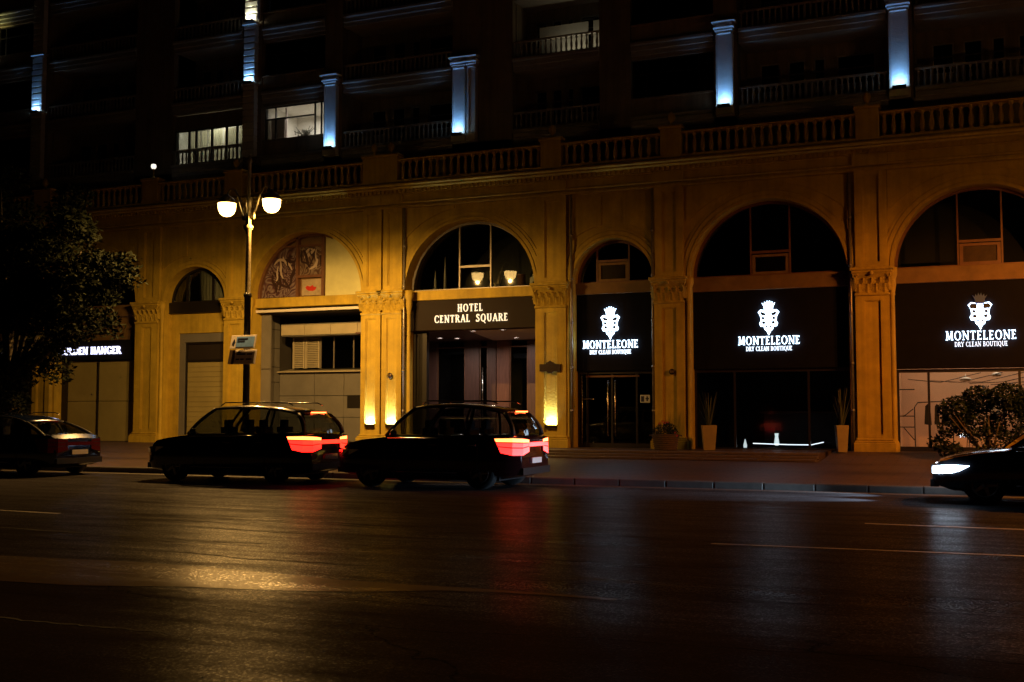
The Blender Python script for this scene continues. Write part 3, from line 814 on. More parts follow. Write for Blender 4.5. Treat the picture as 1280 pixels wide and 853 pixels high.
for (a, c) in ((-25.35, -24.90), (-24.75, -24.20)):
    for i in range(17):
        inst('slat', slat, (a, 2.3, 3.34 + i * .072), lvo, 0, (c - a, 1, 1))
gl = MB()
for x in (-24.1, -23.5, -22.6, -21.9): gl.box(x, x + .05, 2.25, 2.3, 3.28, 4.57)
glo = gl.build('window', M['frame_pale'], B)
for a, c in ((-24.05, -23.5), (-23.45, -22.6), (-22.55, -21.9), (-21.85, -21.0)):
    MB().box(a, c, 2.27, 2.28, 3.3, 4.57).build('pane', M['glass_dark'], glo)

# ---- generic rooms behind the shopfronts
def room(xa, xb, ya, yb, z0, z1, m, fm, name='room_wall'):
    q = MB()
    q.box(xa - .1, xa, ya, yb, z0, z1); q.box(xb, xb + .1, ya, yb, z0, z1); q.box(xa - .1, xb + .1, yb, yb + .1, z0, z1)
    q.box(xa - .1, xb + .1, ya, yb + .1, z1, z1 + .08)
    q.build(name, m, B)
    MB().box(xa, xb, ya, yb, z0 - .1, z0 + .004).build('room_floor', fm, B)
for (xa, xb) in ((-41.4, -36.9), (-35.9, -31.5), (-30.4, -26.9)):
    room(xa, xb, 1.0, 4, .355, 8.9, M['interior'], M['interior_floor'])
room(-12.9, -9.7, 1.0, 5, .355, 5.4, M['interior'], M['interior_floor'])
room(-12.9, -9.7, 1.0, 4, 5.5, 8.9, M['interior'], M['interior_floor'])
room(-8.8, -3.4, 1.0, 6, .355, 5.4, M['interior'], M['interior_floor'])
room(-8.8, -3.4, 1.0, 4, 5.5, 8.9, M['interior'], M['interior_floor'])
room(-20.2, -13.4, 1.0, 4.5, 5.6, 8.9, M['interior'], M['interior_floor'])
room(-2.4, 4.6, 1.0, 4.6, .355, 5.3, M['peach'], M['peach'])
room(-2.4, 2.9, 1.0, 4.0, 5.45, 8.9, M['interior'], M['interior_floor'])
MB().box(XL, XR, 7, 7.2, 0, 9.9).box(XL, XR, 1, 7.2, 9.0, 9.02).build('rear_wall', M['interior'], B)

# ---- hotel entrance (bay 4): recess with timber panels, glass, pale soffit
x0, x1, h = BAYS[4]
q = MB()
q.box(x0, x1, .52, .72, 4.52, 5.62)
sb = thing('hotel_sign', 'dark brown fascia board with cream lit letters HOTEL CENTRAL SQUARE over the entrance', 'sign', (x0, .5, 4.5))
MB().rbox(0.005, x1 - x0 - .005, 0, .2, .02, 1.115, .01).build('board', M['brown_board'], sb)
MB().box(-20.6, -13.3, .75, 6.9, 5.5, 5.58).box(-20.65, -20.6, 1.0, 3.45, .3, 5.5).box(-21.6, -20.6, 3.45, 3.5, .3, 5.5).box(-21.65, -21.6, 3.5, 6.9, .3, 5.5).box(-13.5, -13.4, 1.0, 6.9, .3, 5.5).build('entrance_wall', M['interior'], B)
MB().box(-21.6, x1 + .6, .74, 6.9, 4.50, 4.56).build('entrance_soffit', M['wood'], B)
MB().add([(-16.95, .80, 4.493), (-13.5, .80, 4.493), (-13.5, 6.15, 4.493), (-18.3, 6.15, 4.493)], [(3, 2, 1, 0)]).build('soffit_panel', M['soffit_pale'], B)
MB().box(x0, x0 + .55, .80, 1.0, .35, 4.5).build('entrance_post', M['dark'], B)
KX = 1.079
for (a, c, m) in ((-19.95, -19.35, 'wood'), (-18.15, -17.55, 'wood'), (-17.2, -16.85, 'wood'), (-16.82, -16.30, 'wood_reddish'), (-15.55, -15.0, 'wood')):
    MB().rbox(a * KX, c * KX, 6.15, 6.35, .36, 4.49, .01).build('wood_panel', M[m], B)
ed = MB()
for a, c in ((-19.35, -18.15), (-16.30, -15.55), (-17.55, -17.2)):
    a *= KX; c *= KX
    ed.box(a, a + .05, 6.2, 6.28, .35, 4.49); ed.box(c - .05, c, 6.2, 6.28, .35, 4.49); ed.box(a + .05, c - .05, 6.2, 6.28, 4.2, 4.26); ed.box(a + .05, c - .05, 6.2, 6.28, 1.32, 1.37)
edo = ed.build('entrance_door', M['frame_brown'], B)
for a, c in ((-19.30, -18.2), (-16.25, -15.6), (-17.5, -17.25)):
    MB().box(a * KX, c * KX, 6.23, 6.24, .4, 4.2).build('pane', M['glass_dark'], edo)
MB().tube([(-17.38 * KX, 6.1, 1.2), (-17.38 * KX, 6.1, 3.4)], .03, 8).build('pull_handle', M['steel'], edo)
MB().box(-19.3 * KX, -18.2 * KX, 6.45, 6.5, 3.95, 4.2).build('pelmet', M['white_in'], B)
MB().box(-16.25 * KX, -15.6 * KX, 6.45, 6.5, 3.75, 3.95).build('pelmet', M['white_in'], B)
MB().box(-19.9, -14.2, 2.2, 2.25, 1.30, 1.34).build('entrance_handrail', M['metal'], B)

# ---- M1 shop (bay 5)
def shopfront(bay, ztop, mull, door=None, sill=.5, gm=None, fm=None):
    x0, x1, h = BAYS[bay]
    fr = MB(); fm = fm or M['dark']
    fr.box(x0, x1, .62, .72, .355, sill); fr.box(x0, x1, .62, .72, ztop - .1, ztop)
    for x in [x0 + .035] + list(mull) + [x1 - .035]:
        fr.box(x - .035, x + .035, .62, .72, sill, ztop - .1)
    so = fr.build('shopfront', fm, B)
    xs = [x0 + .07] + list(mull) + [x1 - .07]
    for a, c in zip(xs, xs[1:]):
        MB().box(a + .036 if a in mull else a, c - .036 if c in mull else c, .665, .675, sill, ztop - .1).build('pane', gm or M['glass_dark'], so)
    return so
so = shopfront(5, 2.95, (-12.35, -11.47, -10.6), gm=M['glass_dark'])
for x in (-11.60, -11.34):
    MB().tube([(x, .62, .75), (x, .56, .75), (x, .56, 2.62), (x, .62, 2.62)], .022, 8).build('pull_handle', M['steel'], so)
MB().tube([(-12.52, .58, .4), (-12.52, .58, 2.8)], .018, 6).tube([(-12.52, .58, 2.0), (-12.1, .58, 2.0)], .016, 6).build('push_bar', M['steel'], so)
MB().box(-12.4, -10.5, .60, .64, 2.74, 2.80).build('door_closer_rail', M['frame_brown'], so)
nc = thing('door_notice', 'small white notice card stuck on the dark glass beside the shop door', 'notice', (-10.32, .655, 2.0))
MB().box(-.17, .17, -.006, 0, -.13, .13).build('card', M['plate'], nc)
MB().box(-.14, -.03, -.010, -.007, -.10, .09).box(.02, .13, -.010, -.007, -.02, .03).box(.05, .10, -.011, -.007, -.08, .08).build('print', M['emblem_dark'], nc)
# ---- M2 shop (bay 6)
so = shopfront(6, 2.95, (-7.3, -4.95), sill=.40, gm=M['glass_low'])
# ---- M3 shop (bay 7)
so = shopfront(7, 2.86, (-1.38, 1.15), sill=.5, gm=M['glass'])
for n_, (a, c, zz) in enumerate(((-8.62, -3.65, 2.95), (-12.7, -9.87, 3.12), (-2.3, 2.62, 2.86))):
    pass
# ---- left shops: two big shutters each under a dark fascia
for (x0, x1, xm) in ((-35.85, -31.55, -33.9), (-41.3, -37.0, -39.2)):
    fr = MB(); fr.box(x0, x0 + .30, .6, .75, .3, 3.72); fr.box(x1 - .42, x1, .6, .75, .3, 3.72)
    fr.box(xm - .025, xm + .025, .6, .75, .3, 3.72)
    fr.build('shopfront', M['dark'], B)
    for a, c in ((x0 + .30, xm - .025), (xm + .025, x1 - .42)):
        MB().rbox(a, c, .66, .70, 2.02, 3.7, .006).build('shutter_panel', M['shutter'], B)
        MB().rbox(a, c, .66, .70, .36, 2.0, .006).build('shutter_panel', M['shutter'], B)
    MB().box(x0, x1, .62, .8, 4.55, 5.5).build('infill_wall', M['beam_dark'], B)

# downpipes
for x in (-19.18, -12.72, -9.86, -26.02, -3.55):
    q = MB(); q.tube([(x, .06, .3), (x, .06, 9.0)], .045, 8)
    for z in (1.6, 3.05, 4.6, 6.1, 7.6): q.tube([(x, .06, z - .04), (x, .06, z + .04)], .065, 8)
    q.build('downpipe', M['metal'], B)

# small round wall plaques on pilasters
def round_plaque(x, z, label):
    o = thing('round_plaque', label, 'plaque', (x, -.004, z))
    q = MB(); q.lathe(0, 0, [(0, -.03), (.09, -.03), (.10, -.015), (.10, 0)], 18)
    for i in range(len(q.v)): q.v[i] = (q.v[i][0], q.v[i][2], -q.v[i][1])
    q.build('disc', M['plaque'], o)
    MB().box(-.055, -.035, -.036, -.031, -.04, .04).box(-.01, .01, -.036, -.031, -.04, .04).box(.03, .055, -.036, -.031, -.04, .04).build('number', M['gold'], o)
round_plaque(-19.7, 2.88, 'small round dark plaque on the twin pilaster left of the hotel entrance')
round_plaque(-9.22, 2.87, 'small round dark plaque on the pilaster between the two dark boutique signs')
wp = thing('wall_plaque', 'dark bronze name plaque with stepped top on the pilaster right of the hotel entrance', 'plaque', (-13.46, -.05, 3.07))
out = [(-.38, -.13), (-.12, -.13), (-.08, -.18), (.08, -.18), (.12, -.13), (.38, -.13), (.38, .12), (.16, .12), (.12, .18), (.05, .2), (0, .24), (-.05, .2), (-.12, .18), (-.16, .12), (-.38, .12)]
MB().prism_y(out, -.03, .05).build('plate', M['plaque'], wp)

# ================================================================== lettering
def letter_geo(ch):
    T, t = .17, .085
    s = []   # strokes: (points, width)
    ser = []
    def ring(cx, cy, rx, ry, tx, ty, a0=0, a1=360, n=22):
        s.append(('ring', cx, cy, rx, ry, tx, ty, a0, a1, n))
    if ch == 'H': s += [([(.16, 0), (.16, 1)], T), ([(.68, 0), (.68, 1)], T), ([(.16, .52), (.68, .52)], t)]; ser = [(.16, 0), (.16, 1), (.68, 0), (.68, 1)]; w_ = .86
    elif ch == 'O': ring(.47, .5, .45, .52, .17, .08); w_ = .96
    elif ch == 'Q': ring(.47, .5, .45, .52, .17, .08); s += [([(.5, .1), (.85, -.22)], .12)]; w_ = .98
    elif ch == 'T': s += [([(.38, 0), (.38, 1)], T), ([(.02, .955), (.74, .955)], t), ([(.05, .8), (.05, .97)], .05), ([(.71, .8), (.71, .97)], .05)]; ser = [(.38, 0)]; w_ = .78
    elif ch == 'E': s += [([(.16, 0), (.16, 1)], T), ([(.1, .045), (.58, .045)], t), ([(.1, .955), (.55, .955)], t), ([(.16, .52), (.48, .52)], t), ([(.57, 0), (.57, .2)], .05), ([(.54, .8), (.54, 1)], .05)]; ser = [(.14, 0), (.14, 1)]; w_ = .66
    elif ch == 'L': s += [([(.16, 0), (.16, 1)], T), ([(.1, .045), (.58, .045)], t), ([(.57, 0), (.57, .22)], .05)]; ser = [(.16, 0), (.16, 1)]; w_ = .65
    elif ch == 'C': ring(.48, .5, .45, .52, .17, .08, 42, 318); s += [([(.82, .68), (.82, .92)], .05), ([(.82, .08), (.82, .3)], .05)]; w_ = .88
    elif ch == 'G': ring(.48, .5, .45, .52, .17, .08, 42, 318); s += [([(.82, .68), (.82, .92)], .05), ([(.78, .05), (.78, .46)], .15)]; ser = [(.76, .46)]; w_ = .95
    elif ch == 'N': s += [([(.14, 0), (.14, 1)], t), ([(.12, .98), (.78, .02)], T), ([(.78, 0), (.78, 1)], t)]; ser = [(.14, 0), (.12, 1), (.78, 1)]; w_ = .92
    elif ch == 'R': s += [([(.16, 0), (.16, 1)], T), ([(.42, .5), (.74, .02)], .15)]; ring(.36, .75, .32, .25, .15, .07, -90, 90); s += [([(.16, .965), (.36, .965)], .07), ([(.16, .535), (.40, .535)], .07)]; ser = [(.16, 0), (.16, 1), (.76, 0)]; w_ = .82
    elif ch == 'B': s += [([(.16, 0), (.16, 1)], T), ([(.16, .965), (.34, .965)], .07), ([(.16, .53), (.36, .53)], .07), ([(.16, .035), (.36, .035)], .07)]; ring(.34, .75, .28, .25, .15, .07, -90, 90); ring(.36, .27, .32, .27, .15, .07, -90, 90); ser = [(.14, 0), (.14, 1)]; w_ = .76
    elif ch == 'D': s += [([(.16, 0), (.16, 1)], T), ([(.16, .96), (.38, .96)], .08), ([(.16, .04), (.38, .04)], .08)]; ring(.38, .5, .46, .5, .17, .08, -90, 90); ser = [(.14, 0), (.14, 1)]; w_ = .9
    elif ch == 'A': s += [([(.08, 0), (.42, 1)], t), ([(.42, 1), (.78, 0)], T), ([(.2, .33), (.64, .33)], .07)]; ser = [(.08, 0), (.78, 0)]; w_ = .86
    elif ch == 'S':
        pts = [(.56, .82), (.47, .93), (.32, .96), (.17, .89), (.12, .76), (.2, .62), (.36, .52), (.52, .41), (.58, .26), (.5, .1), (.34, .04), (.18, .08), (.09, .2)]
        s += [(pts, .13), ([(.57, .74), (.57, .98)], .05), ([(.08, .02), (.08, .26)], .05)]; w_ = .68
    elif ch == 'U': s += [([(.15, 1), (.15, .35), (.2, .15), (.33, .05), (.48, .03), (.62, .09), (.7, .22), (.72, .38), (.72, 1)], .12)]; s += [([(.15, .3), (.15, 1)], T)]; ser = [(.15, 1), (.72, 1)]; w_ = .88
    elif ch == 'M': s += [([(.12, 0), (.18, 1)], t), ([(.18, 1), (.5, .08)], T), ([(.5, .08), (.82, 1)], t), ([(.82, 1), (.88, 0)], T)]; ser = [(.12, 0), (.88, 0), (.16, 1), (.84, 1)]; w_ = 1.02
    elif ch == 'Y': s += [([(.38, 0), (.38, .5)], T), ([(.06, 1), (.38, .45)], T), ([(.38, .45), (.7, 1)], t)]; ser = [(.38, 0), (.07, 1), (.7, 1)]; w_ = .76
    elif ch == 'I': s += [([(.16, 0), (.16, 1)], T)]; ser = [(.16, 0), (.16, 1)]; w_ = .34
    else: w_ = .4
    return s, ser, w_
LM = {}
def letter_mesh(ch, m, weight=1.0):
    key = (ch, m.name, weight)
    if key in LM: return LM[key]
    strokes, ser, w_ = letter_geo(ch)
    b = MB(); k = 0; depth = .12
    def slab(poly):
        nonlocal k
        k += 1
        b.prism_y(poly, -depth - k * .004, 0)
    def ccw(p):
        a = sum(p[i][0] * p[(i + 1) % len(p)][1] - p[(i + 1) % len(p)][0] * p[i][1] for i in range(len(p)))
        return p if a > 0 else p[::-1]
    for st_ in strokes:
        if st_[0] == 'ring':
            _, cx, cy, rx, ry, tx, ty, a0, a1, n = st_
            k += 1; yf = -depth - k * .004
            P = []
            for i in range(n + 1):
                a = R(a0 + (a1 - a0) * i / n)
                P.append(((cx + rx * math.cos(a), cy + ry * math.sin(a)), (cx + (rx - tx * weight) * math.cos(a), cy + (ry - ty * weight) * math.sin(a))))
            for i in range(n):
                (o1, i1), (o2, i2) = P[i], P[i + 1]
                b.quad((o1[0], yf, o1[1]), (o2[0], yf, o2[1]), (i2[0], yf, i2[1]), (i1[0], yf, i1[1]))
                b.quad((o1[0], 0, o1[1]), (o2[0], 0, o2[1]), (o2[0], yf, o2[1]), (o1[0], yf, o1[1]))
                b.quad((i1[0], yf, i1[1]), (i2[0], yf, i2[1]), (i2[0], 0, i2[1]), (i1[0], 0, i1[1]))
            continue
        pts, wd_ = st_; wd_ *= weight
        Lp = []; Rp = []
        for i, p_ in enumerate(pts):
            a_ = pts[max(0, i - 1)]; c_ = pts[min(len(pts) - 1, i + 1)]
            dx, dz = c_[0] - a_[0], c_[1] - a_[1]; l_ = math.hypot(dx, dz) or 1
            nx_, nz_ = -dz / l_ * wd_ / 2, dx / l_ * wd_ / 2
            Lp.append((p_[0] + nx_, p_[1] + nz_)); Rp.append((p_[0] - nx_, p_[1] - nz_))
        if len(pts) == 2:
            slab(ccw([Lp[0], Rp[0], Rp[1], Lp[1]]))
        else:
            for i in range(len(pts) - 1):
                slab(ccw([Lp[i], Rp[i], Rp[i + 1], Lp[i + 1]]))
    for x, z in ser:
        z0 = z if z < .3 else z - .05
        slab([(x - .15, z0), (x + .15, z0), (x + .15, z0 + .055), (x - .15, z0 + .055)])
    LM[key] = (b.mesh('letter', m), w_)
    return LM[key]
def write(text, xc, z, height, width, y, parent, m, weight=1.0, track=.08):
    ws = [letter_geo(c)[2] + track if c != ' ' else .5 for c in text]
    tot = sum(ws) - track
    sx = width / tot
    x = xc - width / 2
    for c, w_ in zip(text, ws):
        if c != ' ':
            me, _ = letter_mesh(c, m, weight)
            inst('letter', me, (x, y, z), parent, 0, (sx, .35, height))
        x += w_ * sx
write('HOTEL', -16.72 + 19.17, 5.16 - 4.5, .27, .98, 0, sb, M['letter_cream'], .92, .22)
write('CENTRAL  SQUARE', -16.70 + 19.17, 4.78 - 4.5, .27, 2.88, 0, sb, M['letter_cream'], .92, .22)

def emblem(parent, cx, cz, s, crown_m, face_m):
    def P(pts): return [(cx + x * s, cz + z * s) for x, z in pts]
    cr = [(-.22, .36), (.22, .36), (.25, .60), (.36, .80), (.23, .70), (.21, .86), (.12, .73), (.07, .92), (0, .76), (-.07, .92), (-.12, .73), (-.21, .86), (-.23, .70), (-.36, .80), (-.25, .60)]
    MB().prism_y(P(cr), -.06, 0).build('crown_mark', crown_m, parent)
    sh = [(0, -1.0), (.10, -.78), (.22, -.68), (.26, -.52), (.44, -.50), (.50, -.34), (.42, -.20), (.44, .02), (.52, .20), (.58, .28), (.44, .42), (.26, .40), (.14, .34),
          (-.14, .34), (-.26, .40), (-.44, .42), (-.58, .28), (-.52, .20), (-.44, .02), (-.42, -.20), (-.50, -.34), (-.44, -.50), (-.26, -.52), (-.22, -.68), (-.10, -.78)]
    MB().prism_y(P(sh), -.055, 0).build('shield_mark', face_m, parent)
    for sg in (-1, 1):
        for poly in ([(.13, .20), (.40, .32), (.45, .22), (.36, .10), (.18, .08)], [(.20, .0), (.36, .04), (.38, -.12), (.24, -.14)], [(.16, -.24), (.34, -.20), (.36, -.36), (.2, -.40)], [(.05, -.46), (.2, -.50), (.08, -.62)]):
            q_ = [(sg * x, z) for x, z in poly]
            a_ = sum(q_[i][0] * q_[(i + 1) % len(q_)][1] - q_[(i + 1) % len(q_)][0] * q_[i][1] for i in range(len(q_)))
            MB().prism_y(P(q_ if a_ > 0 else q_[::-1]), -.066, -.05).build('shield_detail', M['emblem_dark'], parent)
def boutique_sign(bay, z0, cx, s, label, dim=False):
    x0, x1, _ = BAYS[bay]
    zt = (5.58 if bay == 5 else 5.50)
    o = thing('boutique_sign', label, 'sign', (x0, .5, z0), 0, 'black boutique signs in the arches')
    # board is several tall panels side by side
    n = 3; W_ = x1 - x0
    MB().box(.004, W_ - .004, .012, .16, .0, zt - z0 - .004).build('board', M['black_board'], o)
    c = cx - x0
    write('MONTELEONE', c, 3.72 - z0, .265 * s, 1.95 * s, -.015, o, M['letter_white'], .82, .15)
    write('DRY CLEAN BOUTIQUE', c, 3.52 - z0, .14 * s, 1.46 * s, -.015, o, M['letter_small'], .8, .14)
    emblem(o, c, 4.60 - z0, .58 * s, M['emblem_grey'] if dim else M['emblem_white'], M['emblem_white'])
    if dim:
        sh_ = [(c - .26, 4.64 - z0), (c - .1, 4.72 - z0), (c - .07, 4.80 - z0), (c - .24, 4.81 - z0), (c - .3, 4.74 - z0)]  # dark plates stand in for the unlit upper part of the crest
        MB().prism_y(sh_, -.068, -.05).build('shield_unlit', M['emblem_dark'], o)
        MB().prism_y([(2 * c - x, z) for x, z in sh_][::-1], -.068, -.05).build('shield_unlit', M['emblem_dark'], o)
    return o
boutique_sign(5, 2.96, -11.47, 1.0, 'narrow black boutique sign with glowing white crest in the small arch beside the hotel entrance')
boutique_sign(6, 2.96, -6.15, 1.0, 'wide black boutique sign with glowing white crest over the fully dark shopfront')
boutique_sign(7, 2.87, .12, 1.0, 'wide black boutique sign with half unlit crest above the lit peach shop window', True)
for (bay, off, lab) in ((1, .7, 'dark fascia sign with glowing bluish letters GOLDEN HANGER over pale shutters beside the tree'), (0, -.1, 'dark fascia sign with glowing letters mostly hidden behind the tree at the far left')):
    x0, x1, _ = BAYS[bay]
    o = thing('shop_sign', lab, 'sign', (x0, .45, 3.72))
    MB().rbox(0.005, x1 - x0 - .005, 0, .16, 0, .82, .01).build('board', M['brown_board'] if 0 else M['black_board'], o)
    write('GOLDEN HANGER', (-34.22 if bay == 1 else -39.9) - x0, .24, .31, 3.35, 0, o, M['letter_blue'], 1.25)

# ================================================================== uplights at the pilasters
ug = 'warm uplights on the pilasters'
def uplight(x, label):
    o = thing('uplight', label, 'wall light', (x, 0, 1.0), 0, ug)
    q = MB().box(-.20, .20, -.05, .074, 0, .04).box(-.20, -.18, -.05, .074, .04, .12).box(.18, .20, -.05, .074, .04, .12).box(-.18, .18, -.05, -.03, .04, .12)
    q.build('housing', M['plaque'], o)
    MB().box(-.175, .175, -.025, .07, .045, .06).build('lens', M['uplight_glow'], o)
    area_light('uplight_beam', (0, .012, .075), (R(172), 0, 0), .34, .07, 40, (.85, .90, 1.0), o, 105)
    return o
uplight(-20.525, 'glowing uplight at the foot of the left twin pilaster, by the garage passage')
uplight(-19.655, 'glowing uplight at the foot of the right twin pilaster, nearer the hotel door')
uplight(-13.46, 'glowing uplight under the bronze name plaque right of the hotel entrance')

# downlights in the entrance soffit
for (x, y, lab) in ((-16.85, 1.0, 'round downlight in the entrance soffit under the letter E of CENTRAL'), (-15.65, 1.0, 'round downlight in the entrance soffit nearest the right pilaster'),
                    (-19.76, 4.2, 'round downlight deep in the entrance, leftmost of the row'), (-19.2, 4.6, 'round downlight deep in the entrance, second from the left'), (-16.8, 5.0, 'round downlight deep in the entrance on the pale soffit, farthest right')):
    o = thing('downlight', lab, 'ceiling light', (x, y, 4.49), 0, 'hotel entrance downlights')
    MB().lathe(0, 0, [(.12, 0), (.12, -.02), (.085, -.025)], 16).build('trim_ring', M['steel'], o)
    MB().lathe(0, 0, [(.085, -.012), (0, -.012)], 16).build('lens', M['white_fix'], o)
    area_light('downlight_beam', (0, 0, -.05), (0, 0, 0), .1, .1, 26, (1.0, .80, .66), o, 165)
# ================================================================== things on the shelf behind the hotel arch window
sh = tag(MB().box(-18.8, -14.2, 1.0, 1.45, 5.98, 6.03).build('bottle_shelf', M['wood']), 'dark wooden shelf behind the arch window over the hotel sign', 'shelf')
def bottle(x, y, h_, lab, big=False):
    o = thing('bottle', lab, 'bottle', (x, y, 6.03))
    r_ = h_ * .14
    MB().lathe(0, 0, [(0, 0), (r_, 0), (r_, h_ * .52), (r_ * .8, h_ * .62), (r_ * .35, h_ * .75), (r_ * .3, h_ * .96), (0, h_ * .96)], 14).build('glass_body', M['bottle'], o)
    MB().lathe(0, 0, [(r_ * 1.03, h_ * .15), (r_ * 1.03, h_ * .42)], 14).build('label', M['label'], o)
    MB().lathe(0, 0, [(r_ * .36, h_ * .82), (r_ * .36, h_ * .99), (0, h_ * 1.0)], 12).build('foil_cap', M['label'], o)
bottle(-14.42, 1.15, 1.05, 'tall dark champagne bottle with pale label at the right end of the shelf')
bottle(-14.62, 1.3, .8, 'shorter dark bottle just left of the tall champagne bottle')
def cone_vase(x, h_, lab):
    o = thing('tall_vase', lab, 'vase', (x, 1.15, 6.03))
    MB().lathe(0, 0, [(.08, 0), (.06, .05), (.05, h_ * .5), (.02, h_ * .8), (.015, h_), (0, h_)], 12).build('glass_body', M['frame_pale'], o)
cone_vase(-18.45, .75, 'shorter slender pointed vase in the left pane of the arch window')
cone_vase(-18.05, 1.25, 'taller slender pointed vase in the left pane of the arch window')
cn = thing('candle_holder', 'pale upright candle holder on the shelf in the right pane of the arch window', 'candle holder', (-15.55, 1.3, 6.03))
MB().lathe(0, 0, [(.1, 0), (.1, .05), (.05, .07), (.05, .6), (0, .6)], 12).build('stem', M['label'], cn)
jr = thing('tin_box', 'short brown tin standing left of the two dark bottles on the shelf', 'tin', (-15.05, 1.25, 6.03))
MB().lathe(0, 0, [(0, 0), (.15, 0), (.15, .42), (.16, .42), (.16, .47), (0, .47)], 14).build('tin_body', M['wood_reddish'], jr)
gs = thing('carafe', 'small clear carafe beside the pane mullion in the arch window', 'carafe', (-15.8, 1.3, 6.03))
MB().lathe(0, 0, [(0, 0), (.09, 0), (.11, .12), (.04, .28), (.06, .4)], 12).build('glass_body', M['glass'], gs)

# M2 interior: counter, low table with LED edge, small table lamp, glowing vase
ct = thing('reception_counter', 'brown reception counter at the back of the dark boutique', 'counter', (-5.6, 4.2, .36))
MB().rbox(-1.4, 1.1, 0, .6, 0, 1.15, .02).build('cabinet', M['wood'], ct)
MB().rbox(-1.5, 1.2, -.08, .66, 1.15, 1.22, .01).build('countertop', M['wood_reddish'], ct)
point_light('counter_glow', (0, -.6, 1.9), .8, (1, .55, .25), .1, ct)
lt = thing('low_display_table', 'low dark display table with a white glowing strip along its front edge', 'table', (-5.8, 1.3, .36))
MB().box(-1.1, 1.15, 0, .6, .06, .10).build('tabletop', M['black_board'], lt)
for sx in (-1.0, 1.0):
    for sy in (.08, .5): MB().box(sx - .03, sx + .03, sy - .03, sy + .03, 0, .06).build('leg', M['dark'], lt)
MB().tube([(-1.05, -.02, .17), (.1, -.02, .14), (.8, -.02, .14), (1.2, -.02, .23)], .014, 6).build('light_strip', M['led'], lt)
v1 = thing('glass_vase', 'small self-glowing frosted vase standing on the low display table in the dark boutique', 'vase', (-6.12, 1.5, .46))
MB().lathe(0, 0, [(.05, 0), (.09, .05), (.07, .18), (.05, .3), (.07, .4)], 12).build('vase_body', M['candle'], v1)  # glow put into the vase body itself; it holds no lamp
v2 = thing('table_lamp', 'tiny white teardrop lamp left of the low display table', 'lamp', (-7.15, 1.5, .36))
MB().lathe(0, 0, [(.0, .0), (.055, .02), (.06, .1), (.03, .22), (.01, .3), (0, .3)], 12).build('lamp_body', M['candle'], v2)
area_light('boutique_front_glow', (0, .0, .4), (R(60), 0, 0), 1, .1, .5, (.8, .9, 1), lt, 180)

# M3 interior: ceiling lamps, garment rail, chair, coat stand
for (x, y, lab) in ((-.9, 2.6, 'warm square ceiling panel light at the left of the peach shop'), (1.2, 2.6, 'warm square ceiling panel light in the middle of the peach shop')):
    o = thing('ceiling_panel_light', lab, 'ceiling light', (x, y, 5.28), 0, 'ceiling panels in the peach shop')
    MB().box(-.35, .35, -.35, .35, -.04, 0).build('housing', M['white_in'], o)
    area_light('panel_glow', (0, 0, -.06), (0, 0, 0), .6, .6, 70, (1.0, .66, .44), o, 170)
gr = thing('garment_rail', 'thin dark garment rail with two hanging clothes seen through the peach shop window', 'clothes rail', (-1.55, 2.6, .36))
MB().tube([(-.35, 0, 0), (-.35, 0, 1.35), (-.25, 0, 1.5), (.75, 0, 1.55), (.8, 0, 1.4), (.8, 0, 0)], .018, 6).build('rail', M['dark'], gr)
for i, (x, wd_) in enumerate(((.05, .22), (.32, .16), (.55, .2))):
    MB().add([(x - wd_ / 2, -.04, .8), (x + wd_ / 2, -.04, .78), (x + wd_ * .35, 0, 1.38), (x, 0, 1.46), (x - wd_ * .35, 0, 1.38), (x - wd_ / 2, .06, .8), (x + wd_ / 2, .06, .78)],
             [(0, 1, 2, 3, 4), (5, 4, 3, 2, 6), (0, 5, 6, 1)]).build('hanging_garment', M['seat'], gr)
sh2 = thing('wall_shelf', 'thin dark branching wall shelf at the left edge of the peach shop window', 'shelf', (-2.32, 2.2, .36))
q = MB()
for z in (.7, 1.05, 1.9): q.box(0, .45, 0, .2, z, z + .03)
q.tube([(.1, .05, .7), (.42, .05, .3)], .015, 5); q.tube([(.1, .05, 1.05), (.4, .05, 1.3)], .015, 5)
q.build('shelf_board', M['dark'], sh2)

for i, (x, z, r_) in enumerate(((-.35, 2.42, .20), (.55, 2.56, .16))):
    o = thing('pendant_shade', ('larger', 'smaller')[i] + ' pale oval pendant shade near the ceiling of the peach shop', 'lamp', (x, 2.4, .36 + z - .2))
    MB().lathe(0, 0, [(0, -.06), (r_ * .7, -.05), (r_, 0), (r_ * .6, .06), (.02, .09), (.012, 2.2 - z + .4), (0, 2.2 - z + .4)], 16).build('shade', M['white_in'], o)
cb = MB()
for k in range(7):
    x_ = -2.1 + k * .62
    cb.tube([(x_, 2.9, 2.62 - .05 * k), (x_ + 1.0, 2.5, 2.50), (x_ + 2.2, 2.0, 2.78)], .012, 5)
stuff(cb.build('ceiling_cables', M['dark'], B))
for i, x_ in enumerate((-.2, 1.5)):
    o = thing('display_stool', 'dark round stool standing on the peach shop floor, ' + ('left' if i == 0 else 'right') + ' one', 'stool', (x_, 2.2, .36))
    MB().lathe(0, 0, [(0, .52), (.2, .52), (.2, .46), (0, .46)], 14).build('seat', M['dark'], o)
    for a_ in (.5, 2.1, 3.7, 5.3): MB().tube([(.15 * math.cos(a_), .15 * math.sin(a_), .46), (.2 * math.cos(a_), .2 * math.sin(a_), 0)], .012, 5).build('leg', M['dark'], o)
